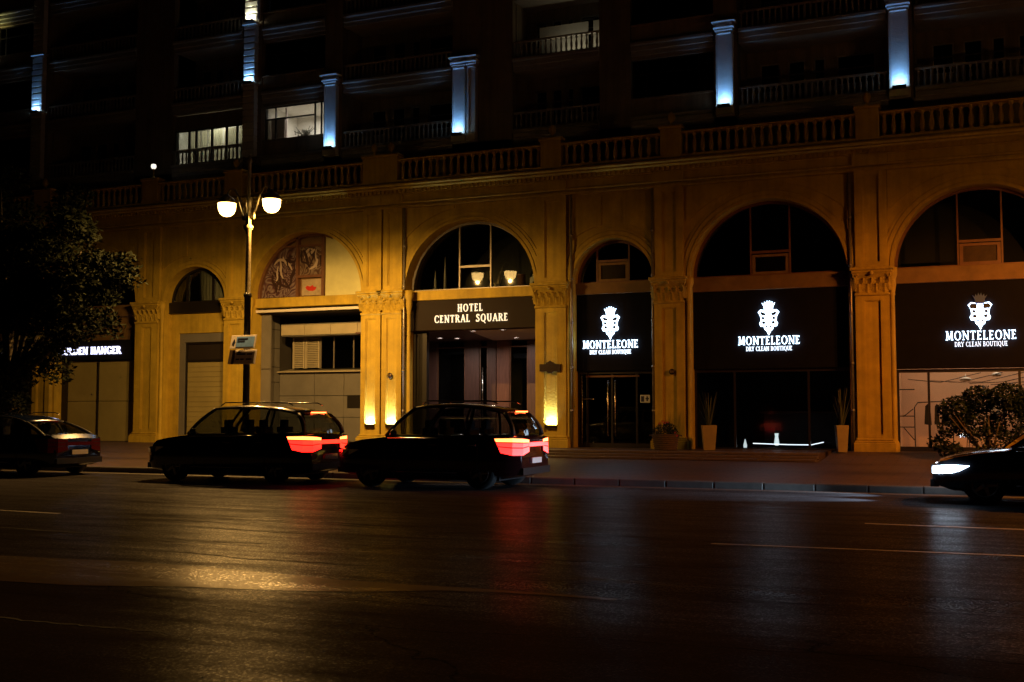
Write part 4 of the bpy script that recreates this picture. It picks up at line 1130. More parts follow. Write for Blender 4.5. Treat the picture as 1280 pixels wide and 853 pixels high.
for i, (x_, z_, w_, h_) in enumerate(((.6, 1.75, .5, .6), (2.2, 1.7, .7, .5))):
    o = thing('wall_picture', ('small upright' if i == 0 else 'wider') + ' dark framed picture on the peach shop wall', 'picture', (x_, 4.57, z_))
    MB().rbox(-w_ / 2, w_ / 2, 0, .03, -h_ / 2, h_ / 2, .01).build('frame', M['dark'], o); MB().box(-w_ / 2 + .05, w_ / 2 - .05, -.006, 0, -h_ / 2 + .05, h_ / 2 - .05).build('print', M['art3'], o)

# ================================================================== UPPER BUILDING (parts of the same thing)
YU = 1.5
U = MB()
FL = [11.85, 14.50, 17.15, 19.80]
U.box(XL, XR, 1.5, 1.62, 9.93, 11.55)
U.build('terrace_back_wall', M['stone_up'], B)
# bays: kind 'b' balcony (recess), 'w' window, 's' solid
UP = [(-60, -47, 's'), (-47, -44, 'w'), (-44, -41.3, 's'), (-41.2, -38.9, 'w'), (-38.9, -37.95, 's'), (-37.9, -33.0, 'b'), (-33.0, -31.0, 's'), (-31.0, -27.45, 'b'), (-27.45, -26.55, 's'),
      (-26.5, -23.55, 'w'), (-23.55, -22.75, 's'), (-22.7, -17.95, 'b'), (-17.95, -15.5, 's'), (-15.46, -12.15, 'b'), (-12.15, -11.0, 's'),
      (-10.98, -8.05, 'w'), (-8.05, -7.25, 's'), (-7.2, -2.42, 'b'), (-2.42, -1.65, 's'), (-1.6, 3.2, 'b'), (3.2, 5, 's'), (5, 8, 'w'), (8, 16, 's')]
rail_mesh = MB().lathe(0, 0, [(.045, 0), (.045, .04), (.028, .06), (.05, .18), (.045, .28), (.025, .4), (.03, .44), (.045, .46), (.045, .52)], 7).mesh('baluster', M['pale_up'])
nbal = 0
for (a, c, k) in UP:
    q = MB()
    if k == 's':
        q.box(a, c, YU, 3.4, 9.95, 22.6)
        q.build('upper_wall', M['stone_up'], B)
        continue
    yb = 2.9 if k == 'b' else 1.75
    for fi in range(4):
        z0 = FL[fi]; z1 = z0 + 2.65
        # slab edge with mouldings
        m = MB()
        m.rbox(a, c, YU - .06, YU + .3, z0 - .30, z0 - .12, .02)
        m.rbox(a, c, YU - .14, YU + .3, z0 - .12, z0 + .02, .03)
        m.box(a, c, YU - .01, YU + .3, z0 - .46, z0 - .30)
        if k == 'b': m.box(a, c, YU + .3, yb + .5, z0 - .42, z0 + .01)
        m.build('floor_band', M['pale_up'], B)
        if k == 'w':
            wl = MB(); wl.box(a, c, YU + .02, YU + .25, z0 + .02, z0 + .60)
            wl.rbox(a, c, YU - .03, YU + .28, z0 + .60, z0 + .68, .015)
            MB().box(a, c, YU + .05, YU + .25, z0 + 2.06, z1 - .46).build('lintel', M['stone_up'], B)
            wl.build('parapet', M['stone_up'], B)
            fr = MB(); n = 3; zt = z0 + 2.06; zb = z0 + .68
            W_ = c - a
            xs = [a + .02, a + W_ * .17, a + W_ * .80, a + W_ * .90, c - .06]
            for x in xs: fr.box(x, x + .05, YU + .18, YU + .25, zb, zt)
            fr.box(a + .07, xs[2], YU + .185, YU + .245, zb + .85, zb + .90)
            fr.box(a + .07, c - .06, YU + .185, YU + .245, zt - .05, zt); fr.box(a + .07, c - .06, YU + .185, YU + .245, zb, zb + .05)
            fo = fr.build('window', M['dark'], B)
            for i in range(4):
                MB().box(xs[i] + .05, xs[i + 1], YU + .21, YU + .22, zb + .05, zt - .05).build('pane', M['glass'], fo)
        else:
            # back wall with windows and a door
            bw = MB(); W_ = c - a
            segs = [(a, a + W_ * .10), (a + W_ * .24, a + W_ * .30), (a + W_ * .42, a + W_ * .48), (a + W_ * .56, a + W_ * .64), (a + W_ * .90, c)]
            zt = z0 + 1.78
            bw.box(a, c, yb, yb + .15, zt, z1 - .42)
            for s0, s1 in segs: bw.box(s0, s1, yb, yb + .15, z0 + .01, zt)
            for (s0, s1) in ((segs[0][1], segs[1][0]), (segs[3][1], segs[4][0])): bw.box(s0, s1, yb, yb + .15, z0 + .01, z0 + .75)
            bw.box(a - .02, a, YU + .3, yb, z0, z1 - .42); 
            bw.build('balcony_wall', M['stone_up'], B)
            fr = MB()
            holes = [(segs[0][1], segs[1][0], z0 + .75), (segs[1][1], segs[2][0], z0 + .02), (segs[2][1], segs[3][0], z0 + .02), (segs[3][1], segs[4][0], z0 + .75)]
            for s0, s1, zb in holes:
                fr.box(s0, s0 + .05, yb + .03, yb + .1, zb, zt); fr.box(s1 - .05, s1, yb + .03, yb + .1, zb, zt)
                fr.box(s0 + .05, s1 - .05, yb + .035, yb + .095, zt - .05, zt); fr.box(s0 + .05, s1 - .05, yb + .035, yb + .095, zb, zb + .05)
                fr.box(s0 + .05, s1 - .05, yb + .035, yb + .095, z0 + 1.30, z0 + 1.34)
            fo = fr.build('window', M['pale_up'], B)
            for s0, s1, zb in holes:
                MB().box(s0 + .05, s1 - .05, yb + .06, yb + .07, zb + .05, zt - .05).build('pane', M['glass_dark'], fo)
            # railing
            rl = MB(); rl.rbox(a, c, YU + .0, YU + .12, z0 + .60, z0 + .67, .01); rl.box(a, c, YU + .02, YU + .1, z0 + .02, z0 + .07)
            n = int((c - a) / .19)
            near = (fi == 0) or (fi == 1 and (a in (-15.46, -31.0, -37.9)))
            if near:
                ro = rl.build('railing', M['pale_up'], B)
                for i in range(n):
                    inst('baluster', rail_mesh, (a + (c - a) * (i + .5) / n, YU + .06, z0 + .07), ro); nbal += 1
            else:
                for i in range(n):
                    x = a + (c - a) * (i + .5) / n
                    rl.box(x - .028, x + .028, YU + .03, YU + .09, z0 + .07, z0 + .6)
                stuff(rl.build('railing', M['pale_up'], B))
MB().box(XL, XR, 1.5, 6, 22.4, 22.7).box(XL, XR, 3.5, 3.6, 9.95, 11.4).build('roof_slab', M['stone_up'], B)
MB().box(XL, XR, 5.6, 5.7, 9.95, 22.4).build('core_wall', M['interior'], B)

# white columns between bays, on the first balcony floor
def up_column(x0, x1, z0=11.88, z1=14.35):
    q = MB()
    q.rbox(x0 - .02, x1 + .02, 1.22, 1.5, z0 - .30, z0, .02)
    q.box(x0, x1, 1.30, 1.5, z0, z1)
    for u in (x0 + .0, x1 - .07): q.box(u, u + .07, 1.275, 1.30, z0, z1 - .02)
    co = q.build('column', M['column'], B)
    c = MB(); c.rbox(x0 + .03, x1 - .03, 1.25, 1.5, z1, z1 + .07, .02); c.rbox(x0 - .03, x1 + .03, 1.22, 1.5, z1 + .10, z1 + .16, .02)
    c.rbox(x0 - .07, x1 + .07, 1.16, 1.5, z1 + .18, z1 + .28, .03); c.rbox(x0 - .11, x1 + .11, 1.10, 1.5, z1 + .38, z1 + .44, .02)
    c.box(x0, x1, 1.28, 1.5, z1 + .07, z1 + .38)
    c.build('capital', M['column'], co)
for x0, x1 in ((-23.45, -22.9), (-17.85, -17.32), (-17.25, -16.9), (-7.93, -7.36), (-2.36, -1.76)):
    up_column(x0, x1)
# banded (rusticated) pilasters, each block a piece
def banded(x0, x1, z0, z1):
    po = MB().box(x0 + .03, x1 - .03, 1.32, 1.5, z0, z1).build('banded_pilaster', M['column'], B)
    z = z0
    while z < z1 - .1:
        h_ = min(.27, z1 - z)
        MB().rbox(x0, x1, 1.25, 1.49, z + .022, z + h_ - .022, .02).build('block', M['column'], po)
        z += .27
    MB().rbox(x0 - .06, x1 + .06, 1.20, 1.5, z1, z1 + .08, .02).build('capital', M['column'], po)
for x0, x1, z0, z1 in ((-27.28, -26.72, 14.93, 17.3), (-27.25, -26.62, 17.48, 20.2), (-38.70, -38.08, 14.93, 17.45), (-38.7, -38.08, 17.6, 20.2), (-27.3, -26.72, 11.9, 14.8), (-38.7, -38.08, 11.9, 14.8)):
    banded(x0, x1, z0, z1)

def flood(x, z, label, watts, colr, lens, wd_=.42):
    o = thing('floodlight', label, 'floodlight', (x, 1.16, z), 0, 'floodlights at the column feet')
    MB().box(-wd_ / 2, wd_ / 2, -.06, .085, -.10, -.03).box(-wd_ / 2, wd_ / 2, -.06, -.045, -.03, .0).build('housing', M['plastic'], o)
    MB().box(-wd_ / 2 + .02, wd_ / 2 - .02, -.04, .08, -.028, -.02).build('lens', lens, o)
    area_light('floodlight_beam', (0, .055, -.01), (R(178), 0, 0), wd_ * .9, .05, watts, colr, o, 75)
flood(-23.17, 11.9, 'blue floodlight at the foot of the slim column beside the large lit window', 6.5, BLUE, M['blue_glow'])
flood(-17.6, 11.9, 'blue floodlight at the foot of the paired columns above the hotel arch', 6.5, BLUE, M['blue_glow'])
flood(-7.65, 11.9, 'blue floodlight at the foot of the column above the wide dark boutique', 6.5, BLUE, M['blue_glow'])
flood(-2.06, 11.9, 'blue floodlight at the foot of the column nearest the right edge', 6.5, BLUE, M['blue_glow'])
flood(-27.0, 14.95, 'blue floodlight at the foot of the banded pilaster above the street lamp', 6.5, BLUE, M['blue_glow'])
flood(-38.4, 14.95, 'blue floodlight at the foot of the banded pilaster at the far left', 6.5, BLUE, M['blue_glow'])
flood(-26.95, 17.48, 'yellowish floodlight on the higher banded pilaster at the top edge', 12, (1.0, .95, .62), M['uplight_glow'])
flood(-41.2, 17.9, 'yellowish floodlight on the parapet at the top left corner', 5, (1.0, .95, .3), M['uplight_glow'])

# lit rooms
def lit_room(a, c, z0, z1, y0, y1, m, watts, colr, zl=.1, furn=None):
    q = MB(); q.box(a - .05, a, y0, y1, z0, z1); q.box(c, c + .05, y0, y1, z0, z1); q.box(a - .05, c + .05, y1, y1 + .05, z0, z1)
    q.box(a - .05, c + .05, y0, y1 + .05, z1, z1 + .05); q.box(a - .05, c + .05, y0, y1 + .05, z0 - .05, z0)
    q.build('room_wall', m, B)
    area_light('room_light', ((a + c) / 2, (y0 + y1) / 2, z1 - zl), (0, 0, 0), .8, .5, watts, colr, B, 175)
lit_room(-26.42, -23.62, 11.95, 14.02, 1.8, 3.9, M['white_in'], 45, (1.0, .86, .76))
MB().box(-26.4, -25.75, 2.0, 2.05, 12.0, 13.55).box(-25.72, -25.66, 2.0, 2.06, 12.0, 13.9).build('interior_door', M['soffit_pale'], B)
fl = thing('potted_flowers', 'white flowers on the sill of the large lit window', 'plant', (-24.75, 1.95, 12.55))
q = MB()
for i in range(40):
    a_ = rnd.uniform(0, 2 * PI); r_ = rnd.uniform(0, .38); z = rnd.uniform(.05, .34)
    q.lathe(r_ * math.cos(a_) * 1.3, r_ * .3 * math.sin(a_), [(0, z - .04), (.05, z), (0, z + .04)], 6)
q.build('blossom', M['white_in'], fl)
q = MB()
for i in range(14):
    a_ = rnd.uniform(0, PI); q.tube([(0, 0, 0), (math.cos(a_) * .2, 0, .2), (math.cos(a_) * .45, 0, rnd.uniform(.25, .5))], .012, 5)
q.build('stem', M['leaf3'], fl)
MB().lathe(0, 0, [(.1, -.12), (.14, .04)], 12).build('pot', M['wicker'], fl)
# enclosed glazed balcony with pleated curtains
a, c = -31.0, -27.45
eg = MB(); zb, zt = 12.5, 13.36
eg.box(a, c, 1.66, 1.76, zt, 13.99); 
eg.build('glazed_balcony_wall', M['stone_up'], B)
xs = [-30.98, -30.28, -29.92, -29.12, -28.38, -27.85, -27.5]
fr = MB()
for x in xs: fr.box(x - .04, x + .04, 1.66, 1.74, 11.9, zt)
fr.box(a, c, 1.665, 1.735, zt - .05, zt); fr.box(a, c, 1.665, 1.735, zb - .06, zb)
fo = fr.build('window', M['dark'], B)
for p0, p1 in zip(xs, xs[1:]): MB().box(p0 + .04, p1 - .04, 1.695, 1.705, 11.95, zt - .05).build('pane', M['glass'], fo)
lit_room(a + .05, c - .05, 11.9, 13.95, 1.85, 2.85, M['white_in'], 20, (1.0, .93, .74))
for p0, p1, gap in ((-30.95, -30.3, 0), (-30.25, -29.95, .1), (-29.9, -29.15, 0), (-29.08, -28.4, 0), (-28.32, -27.9, 0)):
    q = MB(); n = int((p1 - p0) / .02)
    for i in range(n):
        f0 = 2.45 + .025 * math.sin(i * 1.1); f1 = 2.45 + .025 * math.sin((i + 1) * 1.1)
        q.quad((p0 + i * .02, f0, 11.92), (p0 + (i + 1) * .02, f1, 11.92), (p0 + (i + 1) * .02, f1, 13.5), (p0 + i * .02, f0, 13.5), True)
    q.build('curtain', M['curtain'], B)
area_light('balcony_light', (-29.2, 1.85, 13.7), (R(15), 0, 0), 3.2, .08, 14, (1.0, .93, .74), B, 170)
# dimly lit balcony with the glowing baluster gaps
MB().box(-14.7, -12.8, 2.2, 2.25, 14.55, 15.8).box(-12.6, -12.2, 2.2, 2.25, 14.55, 15.8).build('balcony_screen', M['white_in'], B)
area_light('balcony_floor_light', (-13.1, 1.95, 14.56), (R(180 + 25), 0, 0), 1.6, .08, 4, (1.0, .9, .6), B, 160)
# globe lamp on its pedestal
gb = thing('globe_lamp', 'small glowing white globe on the terrace pedestal left of the street lamp', 'lamp', (-30.66, -.02, 11.0))
MB().lathe(0, 0, [(.09, 0), (.09, .05), (.035, .08), (.035, .36), (.07, .40)], 12).build('stem', M['stone'], gb)
MB().lathe(0, 0, [(0, .40), (.07, .42), (.11, .50), (.09, .59), (0, .62)], 14).build('globe', M['globe'], gb)

# ================================================================== STREET LAMPS
def street_lamp(loc, label, bulb, watts, colr, k):
    o = thing('street_lamp', label, 'street lamp', loc, 0, 'twin-armed street lamps along the kerb')
    MB().lathe(0, 0, [(.0, 0), (.24, 0), (.24, .12), (.18, .2), (.16, .75), (.12, .85), (.105, .95)], 16).build('base', M['lamp_metal'], o)
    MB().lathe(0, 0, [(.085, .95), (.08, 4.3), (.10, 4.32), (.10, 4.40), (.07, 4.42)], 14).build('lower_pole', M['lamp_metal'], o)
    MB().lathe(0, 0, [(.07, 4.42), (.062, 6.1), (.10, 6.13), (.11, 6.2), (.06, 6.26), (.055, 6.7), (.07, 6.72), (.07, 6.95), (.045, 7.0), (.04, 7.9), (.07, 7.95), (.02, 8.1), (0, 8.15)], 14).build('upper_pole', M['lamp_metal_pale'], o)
    for s in (-1, 1):
        q = MB()
        pts = [(s * .05, 0, 6.45), (s * .18, 0, 6.62), (s * .30, 0, 7.0), (s * .42, 0, 7.22), (s * .56, 0, 7.24), (s * .65, 0, 7.12)]
        q.tube(pts, [.03, .03, .028, .026, .024, .022], 8)
        q.tube([(s * .05, 0, 7.0), (s * .2, 0, 6.92), (s * .26, 0, 6.78), (s * .2, 0, 6.7), (s * .14, 0, 6.76)], .016, 6)
        q.lathe(s * .14, 0, [(0, 6.38), (.035, 6.42), (.045, 6.5), (.02, 6.6), (.015, 6.72)], 8)
        q.build('arm', M['lamp_metal_pale'], o)
        cap = MB().lathe(s * .65, 0, [(.232, 6.86), (.236, 6.90), (.21, 6.95), (.13, 7.03), (.05, 7.08), (.03, 7.14), (0, 7.15)], 20)
        co = cap.build('lamp_cap', M['lamp_metal_pale'], o)
        MB().lathe(s * .65, 0, [(.214, 6.885), (.218, 6.80), (.205, 6.69), (.165, 6.59), (.095, 6.53), (0, 6.51)], 16).build('glass_bowl', bulb, co)
        luminaire('lamp_light', (s * .65, 0, 6.49), watts, colr, o)
    o.scale = (k, k, 1.117)
    return o
street_lamp((-19.85, -8.4, .13), 'lit twin-bowl street lamp with tall slender pole in front of the arcade', M['bulb'], 3500, SODIUM, 1.23)
street_lamp((5.2, -8.4, .13), 'twin-bowl street lamp just beyond the right edge of the view', M['bulb_right'], 3000, (1.0, .31, .04), 1.23)

# sign plates on the lamp post
def post_sign(zc, x0, x1, hh, label, kind):
    o = thing('post_sign', label, 'sign', (-19.85, -8.66, zc))
    o.scale = (1.2, 1, 1.2); o.rotation_euler = (R(-14), 0, 0)
    MB().rbox(x0, x1, -.02, 0, -hh / 2, hh / 2, .004).build('plate', M['signplate'], o)
    MB().box(-.04, .04, 0, .24, -.03, .05).build('bracket', M['lamp_metal'], o)
    q = MB()
    if kind == 0:
        MB().box(x0 + .17, x1 - .04, -.026, -.021, -hh / 2 + .04, hh / 2 - .04).build('blue_field', M['skyblue'], o)
        for (u, v, l_) in ((x0 + .2, .06, .3), (x0 + .2, 0, .22)): q.box(u, u + l_, -.031, -.027, v, v + .03)
        q.prism_y([(x0 + .05, -.05), (x0 + .11, -.09), (x0 + .14, .0), (x0 + .1, .08)], -.026, -.021)
    else:
        MB().box(x0 + .0, x0 + .17, -.026, -.021, -hh / 2, hh / 2).build('dark_field', M['signplate_brown'], o)
        for (u, v, l_) in ((x0 + .22, .05, .26), (x0 + .52, .05, .16), (x0 + .22, -.08, .1), (x0 + .35, -.08, .1), (x0 + .52, -.08, .16)): q.box(u, u + l_, -.026, -.021, v, v + .035)
        q.prism_y([(x0 + .22, .1), (x0 + .34, .1), (x0 + .28, .15)], -.026, -.021)
    q.build('print', M['emblem_dark'], o)
post_sign(3.60, -.31, .42, .34, 'upper direction sign on the lamp post, cream with a sky blue picture', 0)
post_sign(3.16, -.36, .43, .36, 'lower direction sign on the lamp post, cream with dark arrow and lettering', 1)

# ================================================================== PLANTS
def leaf_cloud(b, cx, cy, cz, rx, ry, rz, n, size, rg):
    for _ in range(n):
        while True:
            u = (rg.uniform(-1, 1), rg.uniform(-1, 1), rg.uniform(-1, 1))
            d_ = u[0] ** 2 + u[1] ** 2 + u[2] ** 2
            if .12 < d_ < 1: break
        c = Vector((cx + u[0] * rx, cy + u[1] * ry, cz + u[2] * rz))
        d1 = Vector((rg.gauss(0, 1), rg.gauss(0, 1), rg.gauss(-.3, .6))).normalized()
        d2 = d1.cross(Vector((rg.gauss(0, 1), rg.gauss(0, 1), rg.gauss(0, 1)))).normalized()
        L_ = size * rg.uniform(.6, 1.3); w_ = L_ * .42
        b.add([c - d1 * L_ * .5, c + d2 * w_ * .5, c + d1 * L_ * .5, c - d2 * w_ * .5], [(0, 1, 2), (0, 2, 3)])
def tree(loc, label, clumps, trunk_h, seed, size=.16):
    rg = random.Random(seed)
    o = thing('tree', label, 'tree', loc)
    q = MB(); q.tube([(0, 0, 0), (.05, .03, trunk_h * .5), (0, .1, trunk_h), (.1, .1, trunk_h + 1.5)], [.24, .19, .16, .08], 10)
    tr = q.build('trunk', M['bark'], o)
    lb = MB(); b = MB()
    for (x, y, z, rx, ry, rz, n) in clumps:
        lb.tube([(0, .1, trunk_h * rg.uniform(.75, 1)), (x * .5, y * .5, (trunk_h + z) * .5), (x * .85, y * .85, z)], [.08, .05, .02], 6)
        for _ in range(5):
            ax, ay, az = x + rg.uniform(-.6, .6) * rx, y + rg.uniform(-.6, .6) * ry, z + rg.uniform(-.6, .6) * rz
            leaf_cloud(b, ax, ay, az, rx * .55, ry * .55, rz * .5, int(n * 1.7) // 5, size, rg)
    lb.build('limb', M['bark'], tr)
    b.build('crown', M['leaf'], o)
    return o
cl = []
base = (-26.6, -11.0)
for (x, z, rx, rz, n) in ((-26.9, 3.2, 1.0, .9, 900), (-25.3, 3.0, .8, .9, 800), (-26.4, 4.6, 1.5, 1.1, 1600), (-24.6, 4.4, 1.1, 1.0, 1300), (-23.3, 4.9, .9, .9, 1000),
                          (-25.2, 6.1, 1.4, 1.1, 1500), (-23.4, 6.2, .9, .9, 900), (-26.9, 7.0, 1.5, 1.2, 1500), (-24.5, 7.4, 1.0, .7, 800), (-28.6, 5.2, 1.3, 1.4, 1200), (-28.4, 3.2, 1.1, 1.0, 900), (-25.9, 2.2, .9, .8, 700), (-27.6, 2.0, 1.0, .8, 900), (-27.4, 4.0, 1.2, 1.2, 1400), (-25.6, 4.9, 1.1, 1.0, 1200), (-26.2, 5.9, 1.2, 1.1, 1200), (-28.3, 7.6, 1.3, 1.1, 1300), (-26.6, 8.2, 1.1, .8, 900), (-29.6, 4.2, 1.2, 1.4, 1100), (-29.4, 6.2, 1.2, 1.2, 1100), (-22.9, 3.9, .6, .6, 420), (-24.3, 5.5, 1.0, 1.0, 1000), (-22.7, 5.6, .5, .5, 300), (-24.0, 3.5, .6, .5, 420)):
    cl.append((x - base[0], rnd.uniform(-.6, .6), z - .13, rx, 1.1, rz, n))
tree((base[0], base[1], .13), 'large dark leafy street tree at the left edge in front of the shops', cl, 2.4, 3, .17)

# round shrub before the peach window
rg = random.Random(11)
o = thing('shrub', 'broad dark leafy shrub standing in front of the peach lit shop window', 'shrub', (.25, -2.6, .25))
q = MB()
for i in range(9):
    a_ = rg.uniform(-1.1, 1.1)
    q.tube([(rg.uniform(-.1, .1), 0, 0), (a_ * .5, rg.uniform(-.2, .2), .5), (a_ * 1.1, rg.uniform(-.4, .4), 1.2)], [.04, .03, .012], 6)
q.build('stem', M['bark'], o)
b = MB()
for (x, z, r_, n) in ((-.8, 1.35, .52, 900), (-.2, 1.65, .5, 900), (.5, 1.7, .5, 900), (1.1, 1.5, .55, 900), (-.3, 1.0, .6, 900), (.6, 1.0, .65, 900), (-1.0, .85, .35, 350), (-1.3, .45, .3, 260), (1.6, 1.0, .6, 800), (-.95, .25, .35, 260), (0.1, .5, .6, 500), (1.0, .5, .6, 500)):
    leaf_cloud(b, x, rg.uniform(-.3, .3), z, r_, r_ * .8, r_ * .8, n, .13, rg)
b.build('crown', M['leaf2'], o)
tag(MB().rbox(-.35, 1.2, -3.0, -2.3, .2, .42, .02).build('planting_kerb', M['step']), 'low stone bed edge under the broad shrub', 'planter')

# tapered planters with spiky plants
def planter(x, y, w0, w1, h_, label, seed):
    rg = random.Random(seed)
    o = thing('planter', 'tapered ' + label[0], 'planter', (x, y, .36), R(18))
    q = MB(); a, c = w0 / 2, w1 / 2
    q.add([(-a, -a, 0), (a, -a, 0), (a, a, 0), (-a, a, 0), (-c, -c, h_), (c, -c, h_), (c, c, h_), (-c, c, h_), (-c + .04, -c + .04, h_), (c - .04, -c + .04, h_), (c - .04, c - .04, h_), (-c + .04, c - .04, h_),
           (-c + .04, -c + .04, h_ - .08), (c - .04, -c + .04, h_ - .08), (c - .04, c - .04, h_ - .08), (-c + .04, c - .04, h_ - .08)],
          [(0, 1, 5, 4), (1, 2, 6, 5), (2, 3, 7, 6), (3, 0, 4, 7), (4, 5, 9, 8), (5, 6, 10, 9), (6, 7, 11, 10), (7, 4, 8, 11), (12, 13, 14, 15), (8, 9, 13, 12), (9, 10, 14, 13), (10, 11, 15, 14), (11, 8, 12, 15)])
    q.build('pot', M['planter'], o)
    pt = thing('spiky_plant', label[1], 'plant', (x, y, .36 + h_ - .09))
    b = MB()
    for i in range(26):
        a_ = rg.uniform(0, 2 * PI); l_ = rg.uniform(.6, 1.25); sp_ = rg.uniform(.05, .35)
        dx, dy = math.cos(a_), math.sin(a_)
        pr = []
        for t_ in (0, .35, .7, 1.0):
            pr.append((Vector((dx * sp_ * t_ ** 1.5 + dx * .05, dy * sp_ * t_ ** 1.5 + dy * .05, l_ * t_)), .03 * (1 - t_) + .004))
        for i_ in range(3):
            (p0, r0), (p1, r1) = pr[i_], pr[i_ + 1]
            n_ = Vector((-dy, dx, 0))
            b.quad(p0 - n_ * r0, p0 + n_ * r0, p1 + n_ * r1, p1 - n_ * r1)
    b.build('blade', M['leaf3'], pt)
planter(-7.85, -.75, .34, .46, .78, ('ochre pot at the left side of the dark boutique window', 'tall thin spiky plant in the left tapered pot'), 4)
planter(-3.80, -.9, .26, .36, .80, ('ochre pot by the pilaster right of the dark boutique', 'thin spiky plant in the right tapered pot by the pilaster'), 5)
# wicker basket with dome shrub and red flowers
o = thing('wicker_basket', 'round brown wicker basket at the foot of the pilaster between two boutique bays', 'basket', (-9.2, -.95, .36))
bs = MB()
for k in range(7):
    z = k * .065
    bs.lathe(0, 0, [(.34 + .012 * k, z), (.37 + .012 * k, z + .032), (.345 + .012 * k, z + .062)], 22)
bs.lathe(0, 0, [(0, .01), (.34, .01)], 20); bs.lathe(0, 0, [(.40, .455), (.44, .48), (.40, .50), (.36, .46)], 22)
bs.build('woven_body', M['wicker'], o)
for s in (-1, 1):
    MB().tube([(s * .40, -.08, .44), (s * .50, -.08, .46), (s * .53, 0, .44), (s * .50, .08, .46), (s * .40, .08, .44)], .02, 6).build('handle', M['wicker'], o)
o = thing('dome_shrub', 'domed green shrub with a few red flowers growing in the wicker basket', 'plant', (-9.2, -.95, .80))
b = MB(); leaf_cloud(b, 0, 0, .08, .42, .42, .36, 1500, .08, rg); b.build('foliage', M['leaf2'], o)
b = MB()
for (x, z) in ((-.05, .46), (.03, .42), (-.14, .40), (.36, .12), (.42, .02), (.12, .44)):
    for k in range(5):
        a_ = k * 2 * PI / 5
        b.add([(x, -.16, z), (x + .04 * math.cos(a_), -.2, z + .04 * math.sin(a_)), (x + .045 * math.cos(a_ + .8), -.18, z + .045 * math.sin(a_ + .8))], [(0, 1, 2)])
b.build('petal', M['flower'], o)

# ================================================================== CARS (all face -x)
def boolean_arches(ob, xs, r, hw):
    for x in xs:
        cm = MB(); n = 28
        vs = [(x + r * math.cos(2 * PI * i / n), y, .33 + r * math.sin(2 * PI * i / n)) for y in (-hw - .2, hw + .2) for i in range(n)]
        cm.add(vs, [tuple(range(n)), tuple(range(2 * n - 1, n - 1, -1))] + [(i, i + n, (i + 1) % n + n, (i + 1) % n) for i in range(n)])
        for side in (-1, 1): pass
        cu_ = bpy.data.objects.new('cutter', cm.mesh('cutter', M['plastic'])); COL.objects.link(cu_)
        md = ob.modifiers.new('b', 'BOOLEAN'); md.operation = 'DIFFERENCE'; md.object = cu_; md.solver = 'EXACT'
        dg = bpy.context.evaluated_depsgraph_get(); dg.update()
        me = bpy.data.meshes.new_from_object(ob.evaluated_get(dg))
        ob.modifiers.clear(); ob.data = me
        me_ = cu_.data
        bpy.data.objects.remove(cu_); bpy.data.meshes.remove(me_)
